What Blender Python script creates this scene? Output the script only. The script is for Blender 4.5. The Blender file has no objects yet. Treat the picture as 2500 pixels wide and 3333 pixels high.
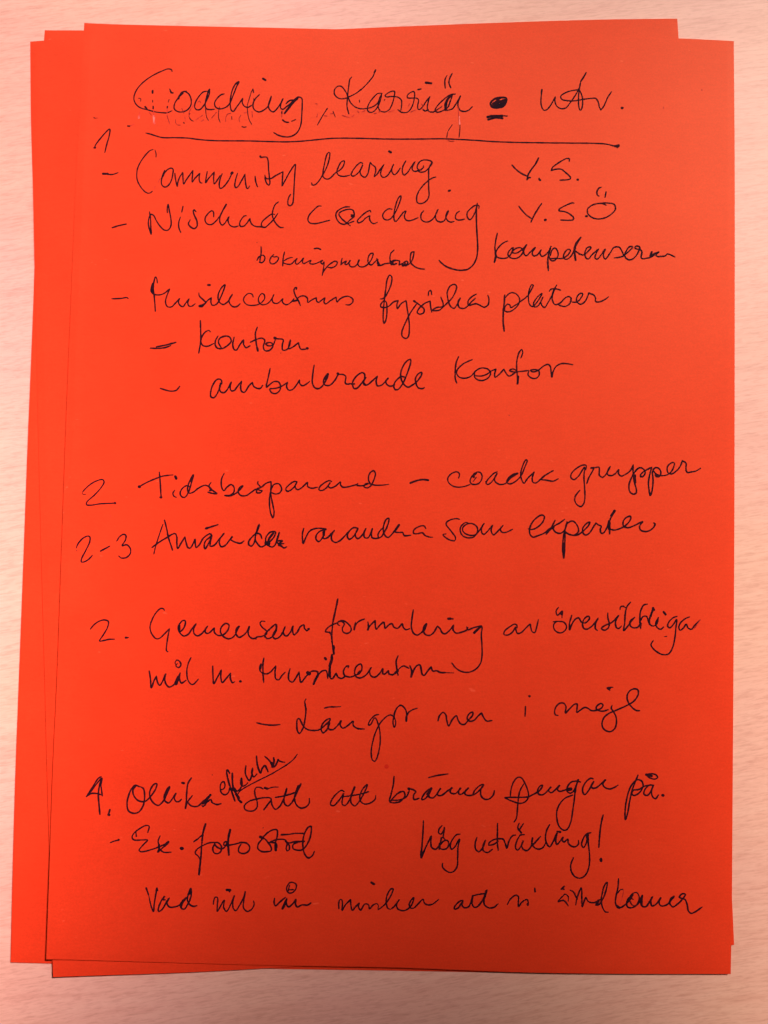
import bpy, math, random
from mathutils import Matrix, Vector
random.seed(7)
sc = bpy.context.scene
col = sc.collection

# ---------------------------------------------------------------- camera
CAM_LOC = (-0.00547, -0.019841, 0.252422)
CAM_ROT = [[0.99971939, -0.02349597, -0.00301499], [0.0233314, 0.99865592, -0.04628174], [0.00409837, 0.04619841, 0.99892388]]
LENS = 37.4184

cd = bpy.data.cameras.new('camera'); cam = bpy.data.objects.new('camera', cd); col.objects.link(cam)
m = Matrix(CAM_ROT).to_4x4(); m.translation = Vector(CAM_LOC); cam.matrix_world = m
cd.sensor_fit = 'HORIZONTAL'; cd.sensor_width = 36; cd.lens = LENS; cd.clip_start = 0.01; cd.clip_end = 50
sc.camera = cam
sc.render.resolution_x = 768; sc.render.resolution_y = 1024

# ---------------------------------------------------------------- world, exposure
w = bpy.data.worlds.new("World"); sc.world = w; w.use_nodes = True
bg = w.node_tree.nodes['Background']; bg.inputs[0].default_value = (1.0, .93, .85, 1); bg.inputs[1].default_value = AMBIENT = 0.012
sc.view_settings.view_transform = 'Standard'; sc.view_settings.look = 'None'
sc.view_settings.exposure = 0; sc.view_settings.gamma = 1

# ---------------------------------------------------------------- lamps: added spots, soft edged pools fitted to leave the bottom centre dim
K = 48.5
SPOTS = [  # aim x, aim y, pool radius, amount, offset of the lamp from its pool, colour
    (-0.1819, -0.1007, 0.1891, 0.9761, (0.9, 1.0), (1.0, .95, .96)),
    (0.2779, -0.1242, 0.1891, 2.1803, (0.4, 0.95), (.97, 1.0, .89)),
    (0.136, 0.06, 0.2055, 1.451, (0.85, 1.0), (.98, 1.0, .92)),
    (-0.1236, 0.1995, 0.2022, 1.4007, (0.3, 0.9), (1.0, .97, .96)),
    (-0.3057, -0.1343, 0.1990, 2.85, (0.9, 1.05), (1.0, .94, .97)),
]
for ax, ay, r, amp, off, c in SPOTS:
    aim = Vector((ax, ay, 0)); pos = Vector((ax + off[0], ay + off[1], 1.3)); d = aim - pos
    ld = bpy.data.lights.new('added_spot', 'SPOT'); lo = bpy.data.objects.new('added_spot', ld); col.objects.link(lo)
    lo.location = pos; lo.rotation_euler = d.to_track_quat('-Z', 'Y').to_euler()
    ld.spot_size = 2 * math.atan(r / d.length); ld.spot_blend = 1.0; ld.shadow_soft_size = 0.085
    ld.energy = K * amp * d.length ** 2; ld.color = c

# ---------------------------------------------------------------- helpers
def tag(o, label=None, cat=None, group=None, kind=None):
    if label: o['label'] = label
    if cat: o['category'] = cat
    if group: o['group'] = group
    if kind: o['kind'] = kind
    return o

def mesh_obj(name, verts, faces, mat, parent=None, smooth=True, mats=None, midx=None):
    me = bpy.data.meshes.new(name); me.from_pydata(verts, [], faces); me.update()
    for mm in (mats or [mat]): me.materials.append(mm)
    if midx: me.polygons.foreach_set('material_index', midx)
    if smooth: me.polygons.foreach_set('use_smooth', [True] * len(faces))
    o = bpy.data.objects.new(name, me); col.objects.link(o)
    if parent: o.parent = parent
    return o

def new_mat(name):
    ma = bpy.data.materials.new(name); ma.use_nodes = True
    nt = ma.node_tree; return ma, nt, nt.nodes['Principled BSDF']

def nd(nt, t, **kw):
    n = nt.nodes.new(t)
    for k, v_ in kw.items():
        if k.startswith('i_'): n.inputs[k[2:].replace('_', ' ')].default_value = v_
        else: setattr(n, k, v_)
    return n

def coords(nt, scale, rot=0.0, loc=(0, 0, 0)):
    tc = nd(nt, 'ShaderNodeTexCoord'); mp = nd(nt, 'ShaderNodeMapping')
    mp.inputs['Scale'].default_value = scale; mp.inputs['Rotation'].default_value = (0, 0, rot); mp.inputs['Location'].default_value = loc
    nt.links.new(tc.outputs['Object'], mp.inputs['Vector']); return mp

def noise(nt, vec, scale, detail=3, rough=.55, dist=0.0):
    n = nd(nt, 'ShaderNodeTexNoise'); n.inputs['Scale'].default_value = scale; n.inputs['Detail'].default_value = detail
    n.inputs['Roughness'].default_value = rough; n.inputs['Distortion'].default_value = dist
    nt.links.new(vec.outputs[0], n.inputs['Vector']); return n

def ramp(nt, fac, stops):
    r = nd(nt, 'ShaderNodeValToRGB'); e = r.color_ramp.elements
    while len(e) < len(stops): e.new(.5)
    for el, (p, c) in zip(e, stops): el.position = p; el.color = (c, c, c, 1) if not isinstance(c, tuple) else (*c, 1)
    nt.links.new(fac, r.inputs[0]); return r

def mix(nt, fac, a, b, mode='MIX'):
    n = nd(nt, 'ShaderNodeMix', data_type='RGBA', blend_type=mode)
    for s, v_ in ((n.inputs[0], fac), (n.inputs[6], a), (n.inputs[7], b)):
        if hasattr(v_, 'links'): nt.links.new(v_, s)
        elif isinstance(v_, tuple): s.default_value = (*v_, 1)
        else: s.default_value = v_
    return n.outputs[2]

# ---------------------------------------------------------------- materials
# orange-red office card: fibres, faint mottling, tiny dust flecks
def card_material(name, seed):
    ma, nt, bs = new_mat(name)
    a = coords(nt, (1, 1, 1), .05, (seed, 0, 0))
    mott = noise(nt, a, 55, 4, .6)
    st = coords(nt, (1, 3.2, 1), -.04, (seed, 2, 0))
    fib = noise(nt, st, 420, 4, .7)
    fine = noise(nt, a, 1700, 2, .6)
    c = mix(nt, ramp(nt, mott.outputs[0], [(.3, 0.), (.7, 1.)]).outputs[0], (.785, .0340, .0096), (.815, .0385, .0112))
    c = mix(nt, ramp(nt, fib.outputs[0], [(.34, 0.), (.66, 1.)]).outputs[0], mix(nt, 1.0, c, (.95, .90, .90), 'MULTIPLY'), c)
    g = ramp(nt, fine.outputs[0], [(.3, .94), (.7, 1.04)])
    c = mix(nt, 1.0, c, g.outputs[0], 'MULTIPLY')
    sp = noise(nt, coords(nt, (1, 1, 1), .3, (seed + 3, 1, 0)), 260, 1, .4)
    dk = ramp(nt, sp.outputs[0], [(.90, 0.), (.95, 1.)])
    c = mix(nt, dk.outputs[0], c, (.50, .016, .008))
    fl = noise(nt, coords(nt, (1, 2.6, 1), 1.1, (seed + 5, 4, 0)), 330, 1, .4)
    lt = ramp(nt, fl.outputs[0], [(.79, 0.), (.84, .7)])
    c = mix(nt, lt.outputs[0], c, (.88, .085, .040))
    nt.links.new(c, bs.inputs['Base Color'])
    bs.inputs['Roughness'].default_value = .56; bs.inputs['Specular IOR Level'].default_value = .21; bs.inputs['Specular Tint'].default_value = (1, .9, .42, 1)
    b = nd(nt, 'ShaderNodeBump'); b.inputs['Strength'].default_value = .35; b.inputs['Distance'].default_value = .00004
    mx = nd(nt, 'ShaderNodeMath', operation='ADD'); nt.links.new(fib.outputs[0], mx.inputs[0]); nt.links.new(fine.outputs[0], mx.inputs[1])
    nt.links.new(mx.outputs[0], b.inputs['Height']); nt.links.new(b.outputs[0], bs.inputs['Normal'])
    return ma
CARD = [card_material('orange_card_%d' % i, i * 3.7) for i in range(3)]

# pale beech laminate: fine streaks running slightly uphill to the right
def table_material():
    ma, nt, bs = new_mat('pale_beech')
    rot = -.17
    warp = noise(nt, coords(nt, (1, 1, 1)), 7, 2, .5)
    tc = coords(nt, (1, 1, 1), rot)
    sub = nd(nt, 'ShaderNodeVectorMath', operation='SCALE'); nt.links.new(warp.outputs['Color'], sub.inputs[0]); sub.inputs['Scale'].default_value = .012
    add = nd(nt, 'ShaderNodeVectorMath', operation='ADD'); nt.links.new(tc.outputs[0], add.inputs[0]); nt.links.new(sub.outputs[0], add.inputs[1])
    def st(sx, sy, sc_, det, ro):
        mp = nd(nt, 'ShaderNodeMapping'); mp.inputs['Scale'].default_value = (sx, sy, 1); nt.links.new(add.outputs[0], mp.inputs['Vector'])
        return noise(nt, mp, sc_, det, ro)
    broad = st(.06, 1, 170, 5, .66); streak = st(.09, 1, 800, 3, .6); fine = st(.14, 1, 1900, 2, .6)
    flake = noise(nt, coords(nt, (.6, 1.1, 1), rot), 900, 3, .6)
    big = noise(nt, coords(nt, (1, 1, 1), 0, (3, 1, 0)), 9, 2, .5)
    c = mix(nt, ramp(nt, big.outputs[0], [(.35, 0.), (.65, 1.)]).outputs[0], (.84, .385, .275), (.84, .36, .29))
    c = mix(nt, ramp(nt, broad.outputs[0], [(.34, 0.), (.66, 1.)]).outputs[0], mix(nt, 1.0, c, (.965, .93, .92), 'MULTIPLY'), mix(nt, 1.0, c, (1.01, 1.035, 1.035), 'MULTIPLY'))
    c = mix(nt, ramp(nt, streak.outputs[0], [(.36, 1.), (.50, 0.)]).outputs[0], c, mix(nt, 1.0, c, (.93, .885, .875), 'MULTIPLY'))
    c = mix(nt, ramp(nt, fine.outputs[0], [(.33, 1.), (.52, 0.)]).outputs[0], c, mix(nt, 1.0, c, (.90, .85, .84), 'MULTIPLY'))
    c = mix(nt, ramp(nt, flake.outputs[0], [(.55, 0.), (.72, .8)]).outputs[0], c, mix(nt, 1.0, c, (1.03, 1.08, 1.10), 'MULTIPLY'))
    nt.links.new(c, bs.inputs['Base Color'])
    bs.inputs['Roughness'].default_value = .6; bs.inputs['Specular IOR Level'].default_value = .6
    b = nd(nt, 'ShaderNodeBump'); b.inputs['Strength'].default_value = .4; b.inputs['Distance'].default_value = .00008
    nt.links.new(fine.outputs[0], b.inputs['Height']); nt.links.new(b.outputs[0], bs.inputs['Normal'])
    return ma
TABLE = table_material()

def ink_material(name, deep, thin, lo, hi, rough=.8):
    ma, nt, bs = new_mat(name)
    n = noise(nt, coords(nt, (1, 1, 1)), 420, 2, .6)
    n2 = noise(nt, coords(nt, (1, 1, 1), 0, (1, 1, 0)), 2600, 2, .6)
    c = mix(nt, ramp(nt, n.outputs[0], [(lo, 0.), (hi, 1.)]).outputs[0], deep, thin)
    c = mix(nt, ramp(nt, n2.outputs[0], [(.55, 0.), (.75, .55)]).outputs[0], c, thin)
    nt.links.new(c, bs.inputs['Base Color']); bs.inputs['Roughness'].default_value = rough; bs.inputs['Specular IOR Level'].default_value = .06
    return ma
INK_M = {
    'i': ink_material('dark_pen_ink', (.014, .003, .008), (.050, .003, .007), .42, .75),
    'f': ink_material('dried_out_ink', (.28, .010, .010), (.70, .035, .022), .36, .62, .6),
    's': ink_material('red_stain', (.60, .012, .006), (.72, .024, .009), .4, .6, .6),
    'p': ink_material('scraped_card', (.92, .20, .17), (.80, .05, .03), .46, .66, .7),
}

# ---------------------------------------------------------------- sheet outlines (mm on the table) and pen strokes (mm)
EDGES = {
 'L': {'top': [(-118.32, 145.56), (-105.97, 146.04), (-13.33, 147.12), (92.2, 146.99)], 'right': [(92.2, 146.99), (93.68, 0.64), (94.47, -147.73)], 'bottom': [(-116.2, -149.37), (-103.28, -149.59), (-38.3, -149.72), (3.32, -149.48), (41.2, -149.23), (94.47, -147.73)], 'left': [(-118.32, 145.56), (-118.42, 142.07), (-118.25, 67.47), (-118.1, 54.53), (-117.97, 22.95), (-117.96, 15.11), (-117.66, -23.74), (-117.41, -62.06), (-117.21, -92.32), (-116.77, -121.6), (-116.2, -149.37)]},
 'M': {'top': [(-122.76, 141.49), (-118.37, 142.04), (-63.13, 145.69), (-24.63, 148.33), (16.54, 151.16), (58.5, 153.69), (87.01, 154.85)], 'right': [(87.01, 154.85), (87.46, 148.27), (97.0, 10.46), (105.72, -125.34), (106.42, -139.33)], 'bottom': [(-102.74, -153.14), (-72.09, -151.71), (-53.3, -150.58), (-37.3, -149.38), (22.13, -145.18), (106.42, -139.33)], 'left': [(-122.76, 141.49), (-122.07, 127.93), (-121.33, 114.54), (-119.88, 94.38), (-118.14, 67.38), (-117.22, 54.48), (-115.24, 22.97), (-112.06, -23.61), (-109.36, -61.83), (-107.29, -92.02), (-104.66, -127.36), (-102.74, -153.14)]},
 'F': {'top': [(-105.26, 147.71), (-63.11, 147.93), (-24.59, 148.08), (87.28, 147.91), (105.25, 147.49)], 'right': [(105.25, 147.49), (105.68, 110.12), (105.83, 79.91), (105.91, 30.24), (105.9, -18.53), (105.77, -47.37), (105.57, -104.14), (105.51, -125.13), (105.34, -139.13), (105.19, -147.87)], 'bottom': [(-104.71, -147.45), (-72.09, -147.97), (-38.21, -148.24), (3.27, -148.13), (41.02, -148.7), (69.36, -148.53), (105.19, -147.87)], 'left': [(-105.26, 147.71), (-105.63, 114.58), (-105.82, 94.43), (-105.78, 62.5), (-105.74, 23.08), (-105.41, -23.45), (-105.16, -61.62), (-105.28, -91.77), (-104.91, -127.02), (-104.71, -147.45)]},
}
INK = '''
#word|title word "Coaching"
i0.41 -76.46,132.61 -76.69,133.22 -77.74,133.43 -79.51,132.77 -82.15,131.41 -84.77,129.56 -86.92,127.35 -88.18,125.02 -88.40,123.02 -87.60,121.36 -86.22,120.33 -84.12,119.78 -81.71,119.18 -79.32,118.91 -77.53,118.95 -76.06,119.63
i0.45 -71.58,126.24 -73.00,125.89 -74.13,124.03 -75.25,122.01 -75.34,120.33 -74.27,119.44 -72.77,119.32 -71.01,120.13 -70.02,121.69 -70.09,123.83 -70.89,125.34 -72.26,126.07 -73.28,125.43 -74.12,123.87
i0.76 -72.84,125.59 -73.85,124.49 -74.12,123.72
i0.45 -65.10,126.34 -66.14,126.13 -67.58,124.50 -68.56,122.64 -68.81,121.11 -68.18,120.20 -67.14,120.23 -65.98,121.48 -64.86,123.65 -64.19,125.82 -64.17,127.13 -64.17,127.13 -64.64,126.11 -65.04,124.42 -65.42,122.42 -65.32,121.20 -64.91,120.53 -63.86,120.32 -62.43,120.47
i0.62 -64.22,126.89 -64.64,126.11
i0.45 -59.40,125.63 -60.44,125.30 -61.88,123.73 -62.43,122.34 -61.94,121.13 -60.58,120.64 -58.81,121.21 -57.65,122.31 -56.55,125.09 -55.59,127.87 -54.84,129.80 -54.96,129.79 -55.78,129.10 -56.62,127.54 -57.23,125.07 -57.34,122.01 -56.84,120.13 -56.23,119.96 -55.52,120.99 -54.38,122.70 -53.39,124.31 -53.39,124.31 -53.49,122.87 -52.71,121.67 -51.65,121.39 -50.48,122.03
i0.62 -54.90,129.67 -55.23,128.80
i0.45 -48.05,125.67 -49.35,124.20 -50.03,122.19 -49.54,120.68 -48.02,119.95 -46.26,120.76 -45.10,122.01 -44.15,125.31 -44.15,125.31 -44.84,123.24 -45.03,121.71 -44.16,120.35 -43.40,120.07
i0.45 -44.29,120.35 -43.39,120.07 -42.23,121.17 -41.09,123.03 -40.39,124.58 -40.39,124.58 -41.02,122.73 -41.10,121.50 -40.43,121.00 -39.26,121.85 -37.51,123.43 -35.62,125.16 -34.87,125.09 -34.32,124.73 -34.15,122.90 -34.19,119.84 -34.46,115.85 -35.73,113.23 -37.78,112.05 -39.87,112.00 -41.67,112.47 -43.04,113.26
i0.69 -39.74,119.70 -38.65,121.26 -37.21,123.13 -35.76,124.70
i0.48 -39.35,122.89 -38.42,123.86 -37.38,124.11 -36.93,124.06 -37.51,123.43 -38.97,122.01
i0.76 -47.00,130.98 -46.24,130.51
#word|comma after "Coaching"
i0.34 -26.11,121.57 -27.54,119.09 -29.10,116.05
i0.52 -26.05,121.63 -26.25,121.26
#word|title word "Karriär"
i0.45 -18.43,132.26 -18.95,131.57 -19.38,128.49 -19.65,125.10 -19.67,122.34 -19.07,120.06
i0.41 -10.79,134.86 -11.55,132.69 -13.14,130.49 -15.18,128.29 -17.24,126.70 -19.01,125.73 -20.78,125.01 -22.58,125.18 -23.81,126.38 -23.90,127.76 -22.98,129.01 -21.79,129.10 -20.56,127.84 -19.61,126.03 -18.66,123.90 -17.13,122.41 -15.32,121.84 -13.53,121.95 -11.46,122.55 -9.99,123.66 -9.36,125.06
i0.58 -10.79,134.80 -11.13,133.93
i0.41 -8.43,127.08 -9.77,127.04 -11.52,125.31 -12.82,123.13 -13.07,121.44 -12.16,120.69 -10.83,121.19 -9.67,122.90 -8.83,125.38 -8.57,126.92 -8.57,126.92 -9.28,125.37 -9.67,122.90 -9.04,121.39 -7.54,120.96 -6.06,121.77 -5.06,123.94 -4.52,126.41 -4.46,127.79 -5.15,127.93 -6.78,127.12 -7.51,126.33 -7.05,125.98 -5.26,126.15 -3.47,125.98 -2.25,125.09 -2.07,123.71 -2.32,121.56
i0.41 -3.22,121.84 -2.46,121.18 -1.56,120.90 -0.07,121.15 1.10,122.56 1.80,124.73 2.05,126.88 1.73,127.95 0.69,127.62 -0.34,126.52 -0.17,125.84 1.32,125.79 2.82,125.74 3.37,125.08 3.16,123.84 3.19,122.31 3.65,122.01 4.67,122.96 5.83,124.83 6.99,126.46 6.99,126.46 6.43,124.54 6.23,122.69 6.64,121.63 8.00,121.30 9.18,122.00 10.95,123.27
i0.45 4.84,122.04 5.60,121.60 6.49,122.09
i0.45 15.20,127.47 13.56,127.18 11.50,125.59 9.45,123.39 8.73,121.84 9.49,121.30 11.27,121.90 12.75,122.86 13.60,125.03 14.31,127.20
i0.89 13.72,126.94 12.55,125.31 12.13,123.76 12.16,122.23
i0.45 12.17,121.92 14.25,122.53 15.41,124.16 16.86,126.96 16.86,126.96 16.15,124.79 16.18,123.25 16.95,122.05 18.30,121.78 19.64,122.27 20.75,123.43
i0.48 3.12,128.66 4.01,128.87
i0.76 5.55,131.03 7.35,130.83
i0.45 12.39,133.61 11.73,132.05 11.87,129.35
i0.48 14.02,134.27 13.31,132.71 13.03,131.32 13.67,129.49
#mark|scribbled out round blot in the title line
i0.76 29.85,126.68 27.92,126.17 26.59,124.75 27.21,123.54 29.16,123.34 30.79,123.94 31.66,125.80 31.50,126.57 29.85,126.62 28.23,125.10 27.35,124.46 29.15,123.90 30.63,124.85 30.62,125.78
i1.03 27.64,124.47 28.83,125.12 30.32,125.46 30.91,125.78
i1.03 27.95,123.86 29.44,124.21 30.63,124.70
i0.82 25.77,120.13 27.11,120.47 28.61,120.57 30.40,120.61
i0.41 30.40,120.71 32.04,120.60
i0.62 25.94,119.27 28.02,119.88 30.56,119.79
#word|title word "utv."
i0.55 43.14,129.64 43.00,128.25
i0.45 43.15,128.87 42.88,126.71 43.06,124.26 43.83,122.90 44.72,123.01 45.90,124.33 47.51,127.44 47.51,127.44 47.38,126.21 48.00,124.39 49.51,123.50 51.00,123.85 52.47,125.73 54.24,128.54 55.55,131.34
i0.58 57.39,135.70 56.57,134.14 55.69,132.73
i0.45 55.69,132.73 55.18,129.80 55.01,126.41 55.25,123.96 55.65,123.14 56.09,123.68 56.37,125.52 56.13,127.98 55.12,129.73 53.62,129.75 50.94,128.92 49.30,127.64 49.46,126.73 50.97,126.24 53.66,126.22 56.35,126.75 59.35,127.20 60.54,127.23 61.30,126.27 61.77,124.44 62.29,123.38 62.29,123.38 63.27,124.78 64.44,127.58 65.70,129.61
i0.76 69.08,124.26 69.26,124.27
#underline|long hand drawn line under the title
i0.45 -84.19,112.06 -82.63,111.74 -80.53,111.09 -78.73,110.71 -74.86,110.79 -70.69,110.77 -67.70,110.45 -64.71,110.22 -61.73,110.14 -57.26,110.19 -54.44,110.26 -49.97,110.31 -44.00,110.28 -39.24,110.30 -35.07,110.56 -30.61,111.06 -26.01,111.64 -22.85,111.90 -15.40,112.05 -6.45,112.03 2.49,112.25 11.44,112.57 15.91,112.50 22.18,112.32 26.67,112.10 32.64,111.98 43.09,112.07 52.05,112.21 61.01,112.33 64.01,112.19 66.40,111.70 67.42,111.49
i0.89 66.97,111.57 68.02,111.68
i0.69 67.72,111.28 68.16,111.90
#ghost|faint dried out traces of an earlier line behind the title
i0.31 -86.93,123.46 -86.33,123.39 -86.21,122.47
i0.41 -86.82,120.56 -86.07,120.34
i0.69 -82.52,126.01 -82.50,125.33
i0.41 -82.38,122.89 -82.36,122.34
i0.62 -84.75,120.74 -84.19,120.09
i0.52 -82.16,120.91 -82.13,120.14
f0.27 -81.97,119.84 -81.82,118.01
f0.27 -86.40,118.80 -86.49,117.88
f0.69 -81.81,117.71 -81.63,115.27
f0.69 -86.48,117.73 -86.63,116.96
i0.62 -76.84,126.41 -76.57,125.65 -75.97,125.51
i0.41 -77.06,126.77 -76.27,125.56
i0.27 -77.09,123.34 -77.35,122.41
i0.52 -77.57,120.97 -77.58,120.42
f0.27 -77.58,120.27 -77.56,118.13 -76.99,116.31 -76.50,115.10
f0.27 -83.34,118.89 -82.56,117.99
i0.34 -90.01,114.21 -89.41,114.23
f0.24 -89.27,114.29 -87.95,114.94
f0.24 -74.77,116.67 -74.67,115.61 -74.11,115.01 -73.22,114.94
i0.41 -72.14,115.83 -71.99,115.59
f0.24 -72.93,120.54 -72.16,118.88
f0.24 -71.82,117.67 -71.63,116.45
i0.34 -70.22,118.93 -70.49,118.01 -69.85,116.80 -69.09,116.36
f0.24 -69.12,121.71 -69.98,120.46 -70.52,118.92 -70.39,117.70
f0.27 -68.21,116.84 -67.05,117.79 -66.17,118.27
f0.31 -66.41,116.43 -65.83,116.84
f0.27 -67.82,122.81 -67.23,123.04 -66.85,122.53
i0.31 -65.29,121.20 -65.07,119.06 -64.82,117.85 -64.18,116.70
f0.27 -63.17,117.58 -61.74,119.45
i0.31 -60.75,121.31 -61.00,119.78 -60.93,117.64 -60.38,116.19
f0.24 -57.11,119.26 -58.14,118.93 -58.64,117.70 -58.60,116.48
i0.31 -56.77,118.20 -56.66,117.29
f0.24 -53.81,118.73 -54.37,117.50 -54.13,116.59
f0.24 -52.79,119.52 -51.75,119.70
i0.45 -53.30,114.96 -52.64,114.79 -52.05,114.93
i0.41 -50.20,127.46 -50.76,126.31
i0.52 -50.19,127.40 -49.95,126.33
i0.31 -50.75,126.16 -51.42,123.69 -51.81,121.84 -51.59,119.40 -51.08,117.28 -50.22,115.77
i0.31 -49.80,124.34 -49.85,123.12
f0.27 -50.27,120.05 -50.06,118.22
i0.48 -40.65,120.29 -40.63,119.52
f0.24 -40.62,119.37 -40.59,118.15
i0.52 -40.27,117.48 -39.41,116.86 -38.37,116.74
i0.31 -37.39,117.13 -36.16,117.71
f0.24 -29.32,118.73 -29.11,119.66
f0.24 -29.89,123.16 -29.29,123.02
f0.27 -26.94,119.25 -26.05,119.12
i0.27 -24.15,120.70 -23.35,118.88
f0.24 -25.02,119.91 -24.13,120.09
f0.27 -21.13,119.55 -20.38,119.26 -18.87,118.90
f0.27 -17.98,119.08 -17.40,119.64
i0.31 -15.73,124.65 -15.65,123.98
f0.27 -16.24,121.05 -15.78,120.60
f0.24 -14.74,120.78 -13.85,121.27
i0.34 -7.57,125.10 -7.68,124.79
f0.24 -10.95,120.27 -10.21,120.44
f0.24 -9.33,120.92 -8.44,121.40
f0.24 -6.04,121.00 -4.56,121.65
f0.24 0.98,121.18 2.46,121.83
f0.24 0.47,123.93 0.19,123.15
f0.24 4.36,123.87 4.97,123.27
i0.31 14.35,117.23 13.19,115.37
i0.31 12.96,114.90 12.70,113.06
i0.34 16.89,117.14 16.86,115.61 16.67,113.16
f0.24 16.27,122.95 16.39,120.19
f0.41 16.63,119.89 16.74,117.44
f0.24 12.95,112.30 13.86,111.81 15.05,111.90
i0.27 -100.95,116.62 -100.50,116.34
f0.21 -100.21,116.47 -99.86,116.49
i0.41 -90.07,114.22 -89.48,114.18
#number|handwritten "1"
i0.45 -100.30,106.69 -100.18,107.39 -98.80,109.58 -95.98,112.95 -95.74,112.90 -95.89,110.76 -96.53,108.00 -97.07,105.24
i0.62 -100.45,106.68 -100.15,106.70
#dash|dash before "Community learning"
i0.69 -97.33,98.28 -95.86,98.33
i0.45 -95.85,98.12 -94.23,98.18 -92.63,98.78
#word|word "Community"
i0.34 -80.67,104.28 -80.61,105.14 -81.05,106.58
i0.41 -81.74,106.69 -82.68,106.30 -84.11,104.74 -85.51,102.57 -86.38,100.42 -86.60,98.29 -86.32,96.48 -85.21,94.39 -83.67,92.76 -82.76,92.33
i0.34 -82.76,92.33 -82.03,92.50 -81.45,93.03
f0.27 -80.89,93.90 -80.53,94.57
f0.21 -79.63,96.05 -79.17,97.13
i0.45 -77.70,99.99 -78.24,98.52 -78.62,96.69 -78.42,95.17 -77.50,94.53 -76.33,95.08 -75.36,97.07 -75.04,98.90 -75.04,100.42 -75.64,100.77 -76.81,100.22 -77.81,98.98 -78.16,97.91
i0.45 -74.39,99.07 -74.30,98.16 -74.02,96.80 -73.50,94.85 -73.39,95.91 -72.86,97.74 -71.88,99.44 -71.88,99.44 -71.72,97.47 -71.45,95.66 -70.75,96.89 -68.64,100.22 -68.64,100.22 -68.73,98.45 -68.72,96.39 -67.95,97.56 -66.38,99.27 -66.38,99.27 -66.56,97.60 -66.12,96.24 -65.61,96.11
i0.45 -64.02,99.94 -64.31,97.96 -64.40,96.29 -63.64,97.52 -61.79,99.84 -61.79,99.84 -61.92,97.71 -61.57,95.96 -60.94,96.83 -59.82,98.74
i0.45 -59.24,99.30 -59.91,97.16 -60.00,95.33 -59.68,94.55 -58.80,94.91 -57.09,97.23 -56.26,99.07 -56.03,99.53
i0.82 -56.21,99.43 -55.98,99.74
i0.45 -54.28,99.58 -54.81,97.60 -55.04,95.47 -54.72,94.87 -54.13,95.13 -53.01,97.04 -51.89,99.34 -51.89,99.34 -51.74,97.37 -51.15,94.81 -50.85,94.66 -50.28,95.52
i0.52 -48.59,98.66 -48.40,97.15 -47.75,95.34
i0.69 -47.16,105.32 -46.94,105.02
i0.45 -47.00,104.93 -45.82,105.17 -45.07,105.07 -44.59,103.92 -44.36,101.19 -43.97,98.17 -43.83,96.35 -44.11,95.95 -44.66,96.33 -45.23,97.53 -45.49,99.19
i0.45 -45.33,98.74 -44.95,98.14 -43.67,98.08 -42.06,99.12 -39.72,100.46 -39.72,100.46 -39.81,98.27 -39.88,95.75 -39.88,95.75 -38.76,97.99 -37.35,100.76 -35.93,102.92 -35.78,102.92 -35.86,100.49 -36.01,95.32 -36.07,92.29 -36.30,90.16 -37.02,89.39 -37.69,89.68 -37.87,90.88 -37.55,92.25 -37.07,93.11
#word|word "learning"
i0.45 -30.41,97.04 -30.18,96.37 -29.30,96.46 -28.28,97.48 -27.14,99.33 -25.73,102.25 -24.92,105.32 -24.88,106.99 -25.27,107.14 -25.84,106.21 -26.37,103.76 -26.87,100.40 -26.69,99.04 -25.63,98.40 -24.45,98.79 -23.00,100.34 -20.96,101.91 -20.11,103.61 -20.13,104.46 -21.02,104.19 -22.01,102.34 -22.42,100.81 -21.80,99.76 -20.30,99.41 -18.23,99.85
i0.45 -14.16,103.75 -14.76,104.10 -15.93,103.25 -17.37,101.24 -17.79,100.01 -17.18,99.57 -15.86,100.37 -14.71,101.91 -14.15,103.45 -14.15,103.45 -14.85,101.61 -14.82,100.39 -14.05,99.50 -13.16,99.37 -12.44,100.45 -12.05,102.59 -11.79,104.27 -11.79,104.27 -11.18,103.52 -10.11,102.63 -9.93,101.42 -10.34,99.59 -9.61,100.21 -8.46,102.07 -7.31,103.62 -7.31,103.62 -8.16,101.77 -8.27,100.25 -7.51,99.41 -6.33,99.84 -5.17,101.54 -4.18,103.85 -4.18,103.85 -4.75,102.46 -4.72,101.25 -3.96,100.35 -3.22,100.83 -2.07,102.53
i0.45 -0.34,105.01 -1.19,103.16 -1.36,101.33 -0.83,100.34 0.19,101.06 1.35,102.92 2.64,104.84 2.64,104.84 1.93,103.24 1.81,102.17 2.71,101.58 3.60,101.91 4.93,102.40 5.50,103.57
i0.45 5.45,103.02 4.19,102.01 3.44,102.66 3.56,103.89 4.57,105.13 6.36,105.48 8.16,104.76 7.30,103.07 5.84,101.66 4.36,101.41 3.45,101.90
i0.45 8.01,104.76 7.16,102.76 7.13,99.71 7.20,96.37 7.34,93.65 6.63,92.11 5.17,91.17 3.83,91.29 3.42,92.34 3.76,94.47 5.05,96.62 6.80,98.49 8.26,99.53 9.39,99.92
i0.69 -5.77,107.98 -5.17,107.69
#word|initials "Y.S."
i0.55 33.87,104.48 35.14,103.14 36.65,101.96 38.15,101.24 38.90,100.89
i0.55 42.39,107.07 41.38,104.97 40.06,103.11 39.04,101.26 38.71,99.73
i0.55 38.77,99.88 39.35,100.51 39.80,100.52
i0.62 42.64,100.29 42.64,99.98 43.00,99.78
i0.48 52.25,106.17 52.33,106.94 51.64,107.13 50.31,106.58 48.24,105.15 46.91,104.05 46.47,102.98 46.47,102.98 47.96,103.47 49.75,103.52 50.95,102.64 52.76,100.86 52.62,100.40 51.28,100.06 49.35,99.92
i0.76 55.01,100.22 55.16,100.22
#word|initials "Y.S.Ö"
i0.48 36.28,91.02 37.43,89.53 38.94,88.06 40.29,87.18
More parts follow.
